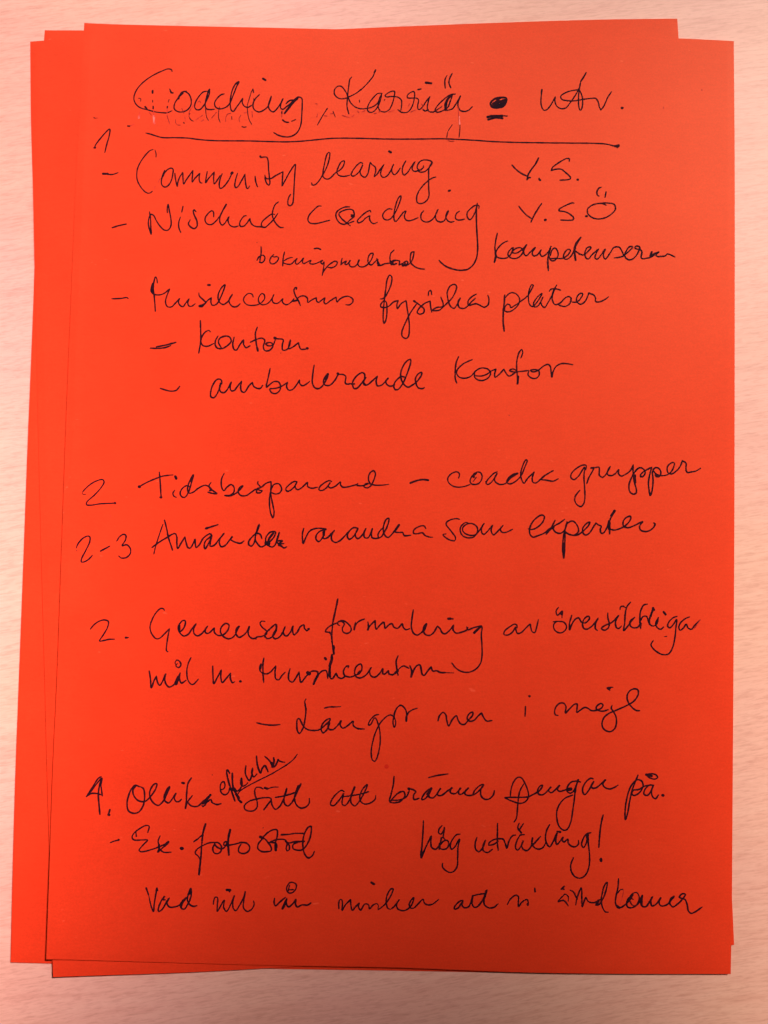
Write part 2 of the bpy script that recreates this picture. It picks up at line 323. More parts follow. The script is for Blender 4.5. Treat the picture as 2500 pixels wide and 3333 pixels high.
i0.55 43.58,92.11 42.48,90.42 41.03,87.81 40.22,85.97
i0.82 44.76,86.78 44.91,86.79
i0.48 54.00,92.48 53.46,92.58 51.39,91.71 49.32,90.44 49.18,89.93 50.82,89.67 52.32,89.10 53.82,87.84 53.83,87.14 52.34,86.86 49.81,86.88
i0.82 57.86,88.34 58.13,88.34
i0.48 64.34,92.05 63.29,92.54 61.80,92.59 59.73,91.93 58.40,90.68 58.41,89.32 59.77,87.99 61.86,87.53 63.94,87.95 66.01,89.22 67.33,90.92 66.87,92.42 65.08,92.83 62.40,92.67 60.91,92.35
i0.52 62.79,97.99 61.90,97.60 61.32,96.37 61.48,95.31 62.02,95.02
i0.48 64.24,96.45 63.93,94.68
#dash|dash before "Nischad"
i0.52 -93.74,80.79 -92.14,81.38 -89.36,82.13
#word|word "Nischad"
i0.45 -82.06,86.25 -81.66,84.09 -81.52,81.98 -81.26,78.97 -81.75,80.16 -82.27,82.26 -82.19,84.08 -81.65,85.45 -80.75,85.17 -79.80,83.53 -78.55,81.75 -77.02,80.44 -75.84,80.56 -75.07,81.99 -75.15,84.26 -75.78,86.96 -76.20,88.92 -76.44,87.25 -76.34,86.19
i0.69 -81.63,80.77 -81.35,79.57
i0.41 -71.43,88.28 -71.73,86.52
i0.45 -72.14,84.79 -72.59,83.11 -72.46,81.31 -71.82,79.75
i0.52 -67.23,86.72 -67.84,87.31 -68.06,86.85 -67.72,85.65 -66.76,83.56 -66.76,81.90 -67.57,81.19 -68.93,81.85 -69.46,82.74 -69.00,83.96
i0.45 -61.48,85.20 -61.59,86.71 -62.14,87.15 -63.29,86.21 -64.14,84.83 -64.10,83.63 -63.17,82.68 -61.99,82.71 -60.69,83.86 -59.56,85.40 -58.58,87.39 -57.61,89.38 -57.61,89.38 -58.86,86.77 -59.53,84.64 -59.34,83.29 -58.66,82.55 -57.85,83.17 -56.59,85.38 -56.59,85.38 -56.84,84.10 -56.20,82.61 -54.85,82.04 -53.53,82.37
i0.58 -57.60,89.29 -58.30,87.94
i0.45 -51.05,85.82 -51.78,85.59 -52.78,84.20 -53.09,82.99 -52.71,82.24 -51.68,82.42 -50.68,83.50 -49.83,84.88 -49.81,84.27 -49.03,82.93 -47.82,82.36 -46.34,82.30 -44.85,82.22 -43.70,83.21 -42.26,84.76 -40.98,86.75
i0.45 -41.95,86.43 -42.91,86.49 -44.36,85.46 -45.80,84.07 -46.12,82.85 -45.44,82.11 -44.56,82.23
i0.45 -40.89,90.54 -41.81,89.76 -42.51,88.08 -42.69,86.26 -42.26,84.76 -41.02,82.97 -39.96,82.24 -39.07,82.27
#word|word "coaching" in the second list line
i0.45 -27.19,89.50 -28.00,89.48 -29.59,88.08 -31.02,86.23 -31.28,84.87 -30.67,83.98 -29.17,83.71 -26.81,84.22 -24.31,84.94
i0.48 -17.99,89.48 -19.53,89.38 -21.58,88.27 -22.35,87.05 -21.95,85.24 -20.88,84.06 -19.39,83.79 -17.64,85.34 -16.63,86.28 -16.51,87.49 -17.13,88.53 -18.62,88.65 -20.97,87.68 -21.40,87.07 -20.47,85.58 -19.10,84.40 -17.65,83.29
i0.96 -17.08,86.57 -16.78,86.42
i0.48 -17.39,86.86 -17.37,86.26
i0.45 -18.21,84.12 -16.59,84.77
i0.45 -11.18,87.92 -11.34,88.43 -12.66,87.88 -14.40,86.33 -15.41,84.94 -15.10,84.35 -14.07,84.67 -12.62,86.07 -11.44,86.70 -11.58,86.10 -11.10,84.75 -10.20,84.16 -9.02,84.65
i0.45 -4.38,89.05 -5.57,89.12 -6.88,88.02 -7.35,86.80 -6.82,85.76 -5.78,85.48 -4.61,86.11 -3.60,87.50 -2.61,89.64 -1.64,92.70 -1.65,93.54 -2.38,92.83 -3.36,89.93 -3.74,87.19 -3.55,85.38 -3.10,85.09 -2.23,86.02 -0.64,88.18 0.09,88.50 -0.33,87.28 -0.15,86.07 0.75,85.40 2.23,85.67 4.00,86.47
i0.45 5.79,88.79 5.01,87.71 4.95,86.20 5.80,85.31 7.29,85.19 8.75,86.14 9.76,87.83 10.32,89.41 10.32,89.41 9.62,87.52 9.80,86.01 10.85,85.28 12.33,85.62 13.18,87.61 13.75,88.99 13.31,88.52 12.89,87.30 13.36,85.95 14.41,85.31 15.59,85.55
i0.45 17.25,88.92 16.43,88.30 15.95,87.07 16.32,86.23 17.66,86.06 18.85,86.39
i0.45 23.39,89.98 23.52,90.75 22.48,91.02 20.86,89.92 19.70,88.38 19.88,86.87 20.63,86.22 21.65,87.37 22.64,89.97 22.85,91.64
i0.52 22.91,91.64 22.70,89.97 22.70,86.94 22.92,82.71 23.22,79.10 23.28,76.08 22.94,73.67 21.94,71.54 20.33,70.14 18.27,69.70 15.60,70.02 13.21,70.87 11.71,72.03 11.04,72.71
i0.69 13.68,95.50 14.06,95.63
#word|small word "bokningsverktd"
i0.48 -45.99,75.77 -45.93,73.81 -46.17,72.00 -46.22,70.65
i0.45 -47.19,71.37 -46.49,72.59 -45.32,73.07 -44.71,72.49 -44.82,71.43 -45.54,70.66 -46.43,70.70
i0.45 -41.92,73.31 -42.78,72.38 -43.10,71.32 -42.72,70.43 -41.83,70.36 -40.82,71.08 -40.32,72.29 -40.87,72.73 -41.75,72.56 -42.35,72.84
i0.48 -38.45,74.29 -38.79,72.48 -38.91,69.71
i0.41 -35.83,72.55 -36.86,72.37 -38.02,71.74 -38.89,70.97 -37.69,70.40 -36.21,70.43 -35.06,71.66 -34.34,72.28 -34.90,71.07 -34.43,70.41 -33.42,71.10 -32.27,72.48 -32.68,71.27 -32.22,70.68 -31.20,71.15 -29.88,71.79 -30.30,70.87 -29.41,70.53 -27.94,70.93 -26.19,71.87 -26.76,71.11 -26.15,70.67 -25.73,71.43 -25.83,69.48 -26.20,66.91
i0.45 -28.95,75.57 -27.92,75.75 -26.93,75.38
i0.45 -26.07,67.67 -25.23,69.19 -23.79,70.73 -22.18,71.67 -21.50,71.38 -21.85,70.32 -23.16,69.54 -24.50,69.66
i0.45 -19.99,72.62 -20.38,70.51 -20.38,70.51 -19.36,71.43 -18.63,71.75 -19.05,70.84 -18.46,70.70 -17.31,72.08 -17.73,71.17 -17.26,70.13 -16.07,70.01 -15.06,70.94 -14.50,72.30 -14.92,71.24 -14.45,70.20 -13.11,70.08 -11.37,71.32 -10.24,73.46 -10.17,74.51 -11.00,74.34 -11.70,72.82 -11.52,71.32 -10.61,70.74 -9.31,71.97 -8.59,72.59 -8.71,71.39 -8.09,70.56
i0.48 -8.54,70.55 -7.51,70.67 -6.34,71.20 -4.86,71.48 -3.10,72.27
i0.45 -8.89,72.89 -8.57,71.99 -7.81,70.81
i0.45 -3.42,75.73 -4.35,74.80 -4.70,73.29 -4.42,71.49 -4.26,70.89
i0.55 -2.52,72.44 -3.70,72.26 -4.57,71.49 -3.67,71.06 -2.49,71.39
i0.45 -2.52,72.44 -1.62,72.16 -1.74,70.95 -1.01,71.27 0.16,71.75 -0.11,70.69 -0.70,70.68 -0.42,71.59 0.75,72.22 1.06,71.62 0.19,70.70 1.65,71.49 2.51,72.86 2.99,75.28
i0.45 2.99,75.34 2.16,75.11 1.84,73.75 1.94,71.95 3.15,70.62 4.64,69.97 6.42,69.77
i0.76 -4.57,71.55 -3.83,71.45
i0.69 -0.55,70.83 -0.11,70.93
#word|word "Kompetensern"
i0.48 29.53,82.07 29.12,80.10 28.81,77.37 29.00,74.67 28.65,72.55
i0.58 29.22,74.07 28.74,72.61
i0.48 32.84,79.59 31.51,78.95 30.20,77.71 29.19,75.88 29.51,74.38 31.00,73.88 32.63,74.10 33.80,75.09 34.65,77.46 33.33,76.28 33.06,75.07 33.96,74.13 35.59,73.99 37.06,74.87 37.87,76.40 37.17,77.44 35.54,77.24 34.38,76.01 35.57,75.68 37.62,77.00 39.02,78.60 38.22,77.01 38.09,75.80 38.84,74.92 40.01,76.00 41.77,77.71 40.76,75.87 41.21,74.98 42.40,75.31 43.71,77.15 43.71,77.15 43.28,75.94 43.89,74.90 45.07,75.38 46.23,76.92
i0.58 46.75,78.20 46.24,76.31 45.83,73.89 46.03,70.29
i0.48 46.55,75.12 47.12,76.94 48.00,77.72 48.91,76.68 49.08,75.18 48.35,73.96 47.47,73.48 46.57,73.91 46.26,74.81
i0.48 46.71,74.22 48.64,74.33 50.72,74.47 52.48,75.87 53.00,77.09 52.17,77.37 51.00,75.83 50.86,74.62 51.61,74.10 52.79,74.67 53.96,76.51 54.67,79.25 56.28,81.40
i0.62 56.28,81.40 54.82,78.95 54.40,76.52 54.73,73.88
i0.48 54.55,76.98 55.74,76.11 57.23,75.69 58.41,76.63 59.58,78.17 58.69,78.29 57.67,76.61 57.99,74.81 58.73,74.38 59.91,75.76 62.11,77.78 62.11,77.78 61.09,75.79 60.96,74.74 61.70,74.45 62.88,75.84 64.19,77.83 64.19,77.83 63.62,75.56 64.23,74.52 65.55,76.21 67.01,78.36 68.50,78.55 69.55,77.22 70.01,75.72 68.83,75.24 67.04,74.98
i0.48 70.01,75.72 71.48,76.97 72.95,78.67 72.06,78.79 70.89,77.25 70.45,75.74 71.51,74.56 72.99,74.75 74.46,76.44 75.19,78.12
i0.48 74.81,77.05 75.33,78.12 75.09,78.87 74.19,79.00 73.66,78.47 74.20,78.09 75.39,77.97 75.99,77.09 75.71,75.57 76.01,74.98 77.50,75.16 78.68,75.50 79.12,77.17
i0.69 79.12,77.17 78.68,75.65 79.87,76.28
i0.62 78.98,75.66 79.86,76.58 81.35,77.22
i0.48 81.49,77.23 80.46,76.30 81.06,75.80 82.55,75.90 83.44,76.07 84.18,76.69 85.22,76.42 86.56,75.79
#dash|dash before "Musikcentrums"
i0.48 -92.99,57.73 -90.06,57.96 -88.16,58.29 -87.86,57.99
#word|first word "Musikcentrum"
i0.48 -78.71,63.26 -78.97,64.61 -79.37,65.20 -79.82,63.69 -79.88,61.29 -79.47,58.30 -79.02,54.13
i0.82 -80.08,62.93 -80.47,61.27 -80.28,60.23
i0.45 -80.37,62.77 -80.68,60.67 -79.82,59.64 -78.33,59.38 -76.58,59.87 -74.72,61.42 -74.72,61.42 -75.39,59.60 -75.89,57.19 -75.25,55.71 -74.07,55.59 -72.64,56.98 -71.37,58.50 -71.37,58.50 -71.77,57.30 -71.14,56.12 -70.24,55.84 -69.40,57.06 -68.41,58.43 -68.41,58.43 -68.81,57.07 -68.33,56.03 -67.45,56.06 -66.44,56.83
i0.48 -65.38,60.30 -65.20,59.40 -63.83,58.09 -63.06,57.21 -64.07,56.59 -65.23,56.11 -64.34,55.92 -63.49,56.75 -62.35,58.12 -61.34,58.90 -61.34,58.90 -61.45,57.55 -60.97,56.51 -59.65,56.84 -58.26,59.42 -57.32,62.14 -57.14,63.19 -58.06,62.42 -59.17,60.00 -58.95,57.91 -57.58,56.80 -56.14,57.68 -54.60,60.26 -54.60,60.26 -55.58,58.59 -55.54,57.39 -54.32,56.16 -53.14,56.25 -52.13,57.17
i0.62 -62.58,63.03 -61.98,62.99
i0.41 -48.01,59.43 -48.33,60.26 -49.52,60.59 -50.67,59.60 -51.07,58.39 -50.15,57.07 -47.92,56.73 -45.87,57.32 -44.44,58.85 -44.48,60.20 -45.24,60.63 -46.23,59.41 -46.19,57.91 -45.13,57.04 -43.51,57.38 -42.08,58.91 -41.45,60.42 -41.93,58.91 -41.46,57.73 -40.27,57.60 -39.40,58.22 -38.54,59.14 -38.66,58.09 -37.46,57.22 -36.14,57.85 -35.00,59.23
i0.48 -34.35,62.24 -34.21,62.69 -34.57,62.83 -35.08,62.07 -34.59,60.28 -33.51,58.51 -32.87,57.03
i0.69 -35.28,58.47 -34.10,58.65
i0.45 -34.11,59.10 -32.96,60.02 -31.78,60.20 -30.73,59.48 -30.54,58.13 -29.38,58.91 -27.87,59.69 -27.87,59.69 -27.75,58.65 -27.15,58.21 -26.13,58.99 -25.12,59.76 -25.12,59.76 -25.38,58.41 -24.92,57.76 -23.47,58.75 -21.58,60.05 -21.58,60.05 -21.25,58.50 -20.39,59.42 -19.08,60.20 -17.60,60.39 -16.25,59.52 -16.23,58.62 -17.24,57.64 -18.42,57.67
#word|word "fysiska"
i0.48 -7.51,59.79 -6.48,59.99 -5.33,61.58 -4.08,64.91 -3.98,67.01 -4.64,67.59 -5.44,66.07 -5.81,63.07 -6.17,59.46 -6.43,55.27 -6.37,52.88 -6.05,51.93 -5.49,53.20 -5.26,55.89 -5.62,58.88 -6.31,59.16 -7.32,57.94 -7.15,57.19 -5.82,57.08 -4.65,57.55 -3.20,58.93 -1.74,59.42 -1.74,59.42 -2.15,58.06 -1.92,56.81 -0.83,58.39 0.77,59.48 0.77,59.48 1.12,57.24 1.63,54.27 1.99,51.29 1.76,48.00 1.04,47.24 -0.15,47.81 -0.33,49.44 0.78,52.45 2.19,55.47 4.05,58.36
i0.69 3.29,59.39 3.73,59.10
i0.48 3.73,59.10 5.38,57.94 6.59,56.78 6.32,55.57 5.15,55.19 4.40,55.68 4.96,57.04 6.55,58.57 8.45,59.52 8.45,59.52 8.64,57.72 9.03,55.88
i0.48 8.96,56.54 10.71,57.48 12.48,57.82 12.61,58.72 11.83,60.80
i0.48 9.26,56.39 11.32,56.59 12.77,57.82 13.64,58.74 15.38,60.58 16.65,63.31 16.78,64.51 16.03,65.10 14.71,64.46 13.86,62.64 14.05,60.55 14.83,58.17 16.03,57.31 16.90,58.23 18.03,60.80 18.03,60.80 17.32,59.43 17.80,57.65 19.28,57.39 20.45,58.16 21.60,59.54 22.91,60.77
i0.48 23.18,62.12 21.87,61.34 20.56,59.81 20.74,58.47 23.09,58.98 24.28,58.56 25.77,57.91 26.94,58.77 27.20,60.58 26.83,61.82
i0.48 7.83,61.30 7.95,62.50 8.53,62.96 8.91,61.62
#word|word "platser"
i0.58 32.17,62.05 32.12,59.80 31.87,56.80 31.84,53.51 32.22,50.39
i0.45 32.39,61.15 33.41,62.38 34.59,62.86 36.07,62.30 36.98,60.82 36.71,59.32 35.26,57.48 33.50,56.60 32.31,56.96 32.44,58.31 33.17,59.08 33.91,58.80 34.22,58.06 35.83,58.99 37.88,60.54 39.63,62.09 40.78,64.21 41.30,65.43 40.76,65.56 40.05,63.90 39.79,61.19 40.26,59.11 41.16,58.53 42.62,60.06 44.06,62.80 42.60,61.56 41.44,59.44 41.75,58.40 42.93,58.87 44.52,61.76 44.52,61.76 43.80,60.09 44.41,58.61 45.01,58.33 46.17,60.15 47.32,62.28 48.76,65.68
i0.55 48.76,65.68 47.61,63.19 47.33,61.38
i0.48 47.33,61.38 47.80,59.90 48.40,59.31 50.02,59.95 51.48,61.49 52.66,62.06 53.40,61.54 52.98,59.73 51.51,58.79 50.03,59.05 49.14,59.48
i0.48 46.42,63.61 47.00,64.31 48.48,64.41 50.02,64.09
i0.48 53.71,60.35 55.34,60.39 56.80,62.07 57.09,63.13 56.20,63.11 55.18,61.58 55.34,60.39 56.54,59.67 58.00,60.75 59.16,63.48 59.16,63.33 60.65,62.77 61.25,61.74 61.26,60.69 62.45,60.57 64.22,61.36 65.39,62.29
#dash|doubled dash before "Kontorer"
i0.52 -80.16,42.19 -77.66,42.17 -75.61,42.46 -73.73,43.16
i0.55 -78.27,42.63 -75.35,43.30 -72.15,44.21
#word|word "Kontorer"
i0.52 -64.59,51.43 -64.40,48.39 -64.28,44.82 -64.74,40.99
i0.48 -61.32,47.93 -61.69,48.31 -62.85,47.83 -63.83,46.47 -64.16,44.82 -63.59,43.49 -62.10,43.23 -60.08,44.17
i0.52 -58.83,46.59 -59.52,45.23 -59.62,43.74 -58.85,42.71 -57.37,42.60 -55.64,43.68 -54.57,45.05 -55.14,46.38 -56.62,46.64 -58.22,45.86 -58.62,44.65 -57.68,42.89
i0.52 -53.67,46.32 -54.04,44.17 -53.54,42.39 -52.80,42.26 -51.82,43.92 -50.70,45.59 -50.70,45.59 -50.50,43.95 -49.73,43.08 -48.57,43.70
i0.52 -46.40,49.72 -46.94,47.91 -46.71,45.24 -46.02,42.13
i0.69 -46.26,43.16 -45.99,42.13
i0.48 -48.46,44.84 -46.87,45.68 -44.82,46.24 -43.92,45.60 -44.30,43.51 -43.82,42.33 -42.35,42.36 -41.22,43.88 -41.69,44.76 -42.72,44.88 -43.59,44.42 -42.69,43.84 -41.23,44.18 -40.62,45.68
i0.89 -40.76,46.42 -40.46,46.28
i0.48 -40.55,46.13 -39.22,46.16 -38.04,45.89 -38.28,44.25 -38.09,42.61 -36.77,42.79 -35.93,44.30 -35.73,45.80
i0.69 -35.79,45.62 -35.99,44.42
i0.48 -35.80,45.91 -36.19,44.12 -36.31,43.07 -35.29,43.40 -33.13,45.08 -33.13,45.08 -32.86,43.90 -32.33,43.02 -30.71,43.06
i0.82 -30.37,43.36 -30.25,43.31
#dash|curved dash before "ambulerande"
i0.48 -76.55,29.37 -74.83,28.88 -73.05,28.56 -71.45,28.90 -70.41,30.20
#word|word "ambulerande"
i0.52 -57.13,31.26 -57.16,32.15 -57.77,32.79 -58.79,32.56 -60.05,30.60 -60.56,28.22 -60.37,27.04 -59.48,26.82 -58.64,27.82 -57.82,29.77 -57.44,31.55 -57.83,30.06 -57.34,28.74 -56.31,28.47 -55.32,29.53 -54.13,31.93 -54.13,31.93 -54.45,30.14 -53.98,29.12 -53.10,29.29 -51.98,30.79 -50.85,32.30 -50.85,32.30 -51.09,30.52 -50.75,29.05 -49.86,28.77 -48.46,30.88 -47.46,31.94 -47.46,31.94 -46.98,30.76 -45.64,30.06 -44.76,30.22 -44.12,31.13
i0.48 -41.93,36.61 -42.38,33.99 -42.92,30.56 -42.01,31.33 -40.57,32.40 -39.10,32.29 -38.46,30.82 -38.86,29.33 -40.16,28.56 -41.35,28.97 -41.82,30.00 -40.50,30.18 -38.75,30.66 -37.60,31.28 -36.22,32.35 -36.22,32.35 -36.56,31.16 -35.94,29.84 -34.62,30.02 -33.20,31.83 -32.51,33.18 -32.51,33.18 -32.32,31.85 -31.43,31.28 -30.27,31.90 -29.26,32.73
i0.52 -27.99,37.95 -28.35,34.91 -28.37,32.24 -27.59,30.78 -26.41,30.51 -25.25,31.28 -23.71,34.13 -23.45,35.33 -24.17,34.72 -24.86,32.92 -24.39,31.75 -22.91,31.63 -21.48,33.00 -20.21,35.26
i0.76 -20.43,35.46 -20.24,35.26
i0.48 -20.07,35.26 -18.59,35.15 -17.84,34.57 -17.94,32.49 -17.34,32.15 -15.88,32.39
i0.69 -23.73,34.73 -24.29,33.53
i0.52 -15.93,32.24 -15.05,32.26
i0.52 -11.86,34.12 -11.89,35.45 -12.64,35.94 -13.95,35.26 -15.37,33.44 -15.63,31.95 -15.01,30.78 -14.13,30.95 -12.71,32.62 -11.43,34.58 -11.43,34.58 -12.13,33.22 -11.96,32.04 -10.93,32.07 -9.49,33.29 -7.76,34.96 -7.76,34.96 -8.17,33.32 -7.69,31.85 -6.52,32.02 -5.37,33.09 -4.37,34.45 -5.07,33.10 -4.61,32.22 -3.57,31.80 -2.26,32.27
i0.69 -12.27,32.78 -11.66,32.05
i0.52 0.77,34.87 -0.26,34.99 -1.85,33.62 -2.55,31.97 -2.08,30.80 -1.20,30.82 0.23,32.63 1.90,36.82 2.72,39.96 2.56,40.55 1.54,40.08 0.25,38.27 -0.43,35.88 -0.09,33.81 0.82,32.35 2.02,31.64 3.47,32.41 4.91,33.63 6.19,35.74 6.18,36.48 5.16,36.01 4.31,34.51 4.48,33.03 5.25,31.56 6.43,31.24 7.16,31.61
#word|word "Kontor"
i0.52 17.84,41.81 17.14,39.86 16.85,36.89 16.95,34.81 17.42,33.34
i0.48 22.19,40.94 20.67,40.25 18.92,39.16 17.48,37.50 17.36,36.31 18.41,35.14 20.18,34.95 21.93,35.67 23.38,37.34 25.12,38.34 27.19,38.03 28.10,36.86 27.53,35.37 25.78,34.37 24.02,34.54 22.97,35.55 23.09,36.74
i0.48 23.11,35.85 25.17,35.75 26.93,36.39 28.38,37.46 29.84,38.09 29.84,38.09 29.43,36.60 29.59,35.47 30.75,36.33 32.34,38.15 32.34,38.15 32.95,36.98 34.00,35.97 35.46,36.75 36.33,37.66 35.14,38.28 34.12,37.75 35.45,37.34 37.80,37.55 40.16,37.90
i0.48 37.68,41.85 38.24,43.65 37.93,44.54 37.26,43.93 36.50,41.53 36.37,38.85 36.65,35.88 36.75,33.57
i0.65 36.95,35.89 36.75,33.57
i0.48 40.31,37.76 40.03,36.56 41.08,35.55 42.55,35.44 43.57,36.50 43.40,37.83 42.21,38.25 40.74,37.92 41.64,37.49 43.10,37.97 44.85,39.35 46.31,40.04 47.06,39.41 47.38,37.63 47.61,36.01 47.97,37.65 48.98,39.46 50.73,40.39 52.50,40.38 54.22,40.12
i0.69 47.47,37.34 47.64,36.15
#number|number "2" beside "Tidsbesparande"
i0.45 -99.71,-4.21 -99.30,-3.61 -97.36,-1.66 -95.10,-0.37 -93.52,-0.10 -93.11,-0.82 -93.86,-2.45 -95.79,-4.84 -98.28,-7.38 -98.25,-8.11 -97.09,-8.23 -93.93,-7.71 -91.62,-7.54 -89.31,-7.37
i0.24 -99.83,-4.65 -99.24,-4.92 -98.67,-4.85
i0.69 -89.51,-7.34 -89.34,-7.40
#word|word "Tidsbesparande"
i0.82 -82.07,-2.02 -81.89,-2.04
i0.48 -81.81,-1.87 -79.67,-0.64 -77.09,0.59 -74.79,1.47 -72.47,1.87
i0.31 -72.47,1.87 -71.54,1.95
i0.52 -75.86,2.67 -75.58,0.63 -75.30,-2.30 -74.99,-5.07
i0.76 -75.19,-5.22 -74.95,-5.21
i0.76 -70.77,1.47 -70.45,0.81
i0.48 -70.84,-2.92 -71.33,-3.81 -71.07,-4.68 -70.24,-5.10
i0.48 -66.22,-1.64 -67.25,-1.37 -68.67,-2.58 -69.06,-3.90 -68.44,-4.91 -67.56,-5.04 -66.58,-3.70 -65.67,-0.60 -65.12,2.11 -66.28,-0.03 -66.77,-2.68 -66.29,-3.69 -64.99,-3.37 -63.29,-2.01 -61.28,-1.08 -60.10,-1.50 -58.89,-2.64 -57.46,-3.63 -58.86,-3.60 -60.33,-3.26
i0.58 -65.23,1.75 -65.84,-0.02
i0.48 -59.47,-0.16 -60.05,-1.20 -59.47,-2.65
i0.69 -59.76,-2.75 -59.19,-2.50
i0.48 -55.44,2.78 -56.15,1.09 -56.06,-1.55 -55.35,-2.64 -54.37,-1.51 -53.08,-0.66 -52.18,-1.46 -52.13,-2.92 -53.12,-3.97 -55.01,-4.10
i0.48 -55.01,-4.16 -53.40,-4.26 -51.68,-3.49 -50.12,-1.99 -49.42,-0.95 -50.43,-1.56 -50.82,-2.89 -49.91,-4.04 -48.16,-3.99 -46.45,-2.78 -45.30,-2.02 -43.84,-2.28 -43.25,-2.41 -43.81,-3.01 -44.98,-2.98 -44.87,-1.87 -43.87,-1.26 -44.78,-0.11 -44.65,0.48
i0.48 -45.01,-1.93 -43.57,-1.25 -42.15,-0.05 -40.56,0.58 -40.56,0.58 -40.50,-1.47 -40.85,-4.41 -40.76,-7.33 -40.26,-9.65 -39.64,-10.81 -39.31,-9.05 -39.93,-6.14 -40.43,-3.81 -40.48,-2.06 -39.52,-0.28 -38.06,-0.10 -37.14,-1.68 -37.69,-2.87 -39.13,-3.34 -40.17,-2.93
i0.48 -32.39,0.77 -33.27,0.75 -34.84,-0.31 -35.83,-1.65 -35.37,-2.37 -34.21,-1.91 -33.08,-0.71 -32.39,0.62 -32.93,-0.85 -32.17,-1.80 -31.02,-1.25 -29.74,-0.05 -29.08,0.56 -28.99,-0.61 -27.81,-1.23 -25.92,-0.89
i0.48 -21.44,1.03 -22.18,1.31 -23.76,0.54 -25.19,-0.82 -25.31,-1.70 -24.29,-1.82 -22.85,-0.76 -21.87,0.73 -22.42,-0.46 -21.82,-0.97 -20.23,-0.41 -18.66,0.95 -18.64,0.22 -17.89,-0.64 -16.14,-0.46 -14.40,0.02 -13.24,0.40
i0.48 -13.18,0.63 -13.46,0.09 -11.85,-0.07 -10.40,0.40 -9.82,0.71 -10.69,0.54 -11.26,-0.21 -10.37,-0.71 -9.22,-0.16 -8.24,1.62 -7.71,3.98 -8.31,4.79 -9.46,3.94 -9.86,2.17 -9.24,0.72 -7.76,0.23 -5.43,0.28
i0.34 -5.43,0.28 -3.45,0.56
#dash|long dash between "Tidsbesparande" and "coacha"
i0.62 3.38,1.16 5.35,1.94 7.39,2.34 9.01,2.18
#word|word "coacha"
i0.45 18.60,3.08 18.86,4.32 18.18,5.04 16.58,4.62 15.29,3.21 15.31,1.89 16.65,0.60 18.71,0.21 20.75,0.55 22.20,1.17
i0.48 24.18,5.03 22.88,3.83 22.24,2.20 22.78,1.33 24.25,1.22 25.55,2.13 26.01,3.90 25.50,4.92 24.32,5.18
i0.76 24.04,4.73 23.32,4.13 23.39,3.55
i0.27 24.21,3.56 23.21,2.07
i0.48 30.76,5.33 29.74,4.87 28.31,3.37 27.31,1.88 27.76,1.30 28.92,1.92 30.77,4.89 30.06,3.41 30.08,2.38 31.56,1.39 33.46,1.73 35.04,3.53 37.36,5.05 35.90,4.72 34.16,3.21 33.89,2.03 34.78,1.61 36.52,2.39 38.25,4.19 39.52,7.16 40.16,9.23 39.78,9.37 38.78,7.43 38.23,5.07 38.56,3.02 39.31,1.93 40.31,3.36 42.47,5.61 42.47,5.61 41.91,3.98 42.08,2.37 42.96,2.10 44.70,3.46 46.44,4.97 48.47,6.14
i0.48 47.31,5.43 45.13,4.06 44.70,3.32 46.46,3.07 48.52,2.82 50.12,3.65
#word|word "grupper"
i0.48 58.77,6.59 58.87,8.06 57.93,8.18 55.89,7.11 54.16,5.16 54.17,3.98 55.06,3.47 56.51,4.62 58.38,7.46 58.21,4.66 58.45,1.15 58.58,-2.37 58.22,-4.13 57.36,-5.03 56.18,-4.47 55.37,-3.03 55.70,-1.55 57.00,0.18
i0.52 59.17,2.34 59.74,4.11 60.88,6.20 61.31,7.24
i0.62 60.43,7.27 61.31,7.38
i0.48 61.31,7.32 62.92,7.57 63.08,6.54 63.10,5.07 63.98,4.36 65.00,5.12 66.58,7.95 66.58,7.95 65.72,6.61 65.73,5.28 67.05,5.02 68.22,5.78 69.23,6.98 69.10,5.80 69.98,4.94 71.44,5.57 72.90,6.78 73.76,8.56
i0.52 73.76,8.56 73.79,5.92 74.25,2.99 74.86,0.66 74.72,-0.37 73.84,-0.69 72.81,0.02 72.50,2.07 73.36,4.73 74.66,6.82 75.82,7.73 76.85,7.46 77.60,6.30 77.02,5.11 76.14,4.86 76.28,5.68 77.01,6.43 78.18,7.20 79.64,7.97 79.64,7.97 79.07,5.75 78.65,3.09 78.96,0.17 79.26,-1.00 79.84,0.77 80.11,3.72 79.94,6.65 80.81,7.85 81.99,7.58 82.58,6.13 82.00,5.08 80.98,5.21 80.82,6.08
i0.62 74.38,5.34 74.54,3.00
i0.48 79.93,7.24 81.12,5.80 82.59,5.39 84.64,5.73 86.10,7.09 86.82,9.46 86.08,9.59 84.62,8.23 84.78,6.47 85.81,5.97 87.27,6.82 88.73,8.62 89.31,10.26 89.31,10.26 90.48,9.55 90.50,7.49 90.94,6.62 92.26,6.80 93.72,7.13 95.13,8.04
#number|numbers "2-3" in the left margin
i0.48 -100.89,-21.77 -100.50,-20.60 -99.14,-18.82 -97.60,-17.97 -96.87,-18.19 -96.81,-19.64 -97.85,-22.28 -99.17,-25.21 -99.13,-26.08 -98.27,-26.06 -96.87,-25.16 -95.83,-23.97
i0.21 -100.86,-22.49 -100.65,-22.69
i0.55 -93.38,-22.58 -90.55,-20.97
i0.48 -88.38,-19.30 -87.62,-17.97 -86.35,-17.13 -85.61,-17.49 -85.70,-18.94 -86.65,-20.71 -85.21,-20.39 -84.00,-21.66 -84.08,-23.26 -85.34,-24.45 -86.79,-24.57 -87.59,-23.98
#word|word "Använda"
i0.41 -74.13,-13.72 -75.17,-17.10 -76.19,-20.90 -76.63,-23.09
i0.52 -73.68,-12.40 -72.92,-15.01 -72.23,-17.90 -71.26,-20.50 -70.78,-21.79
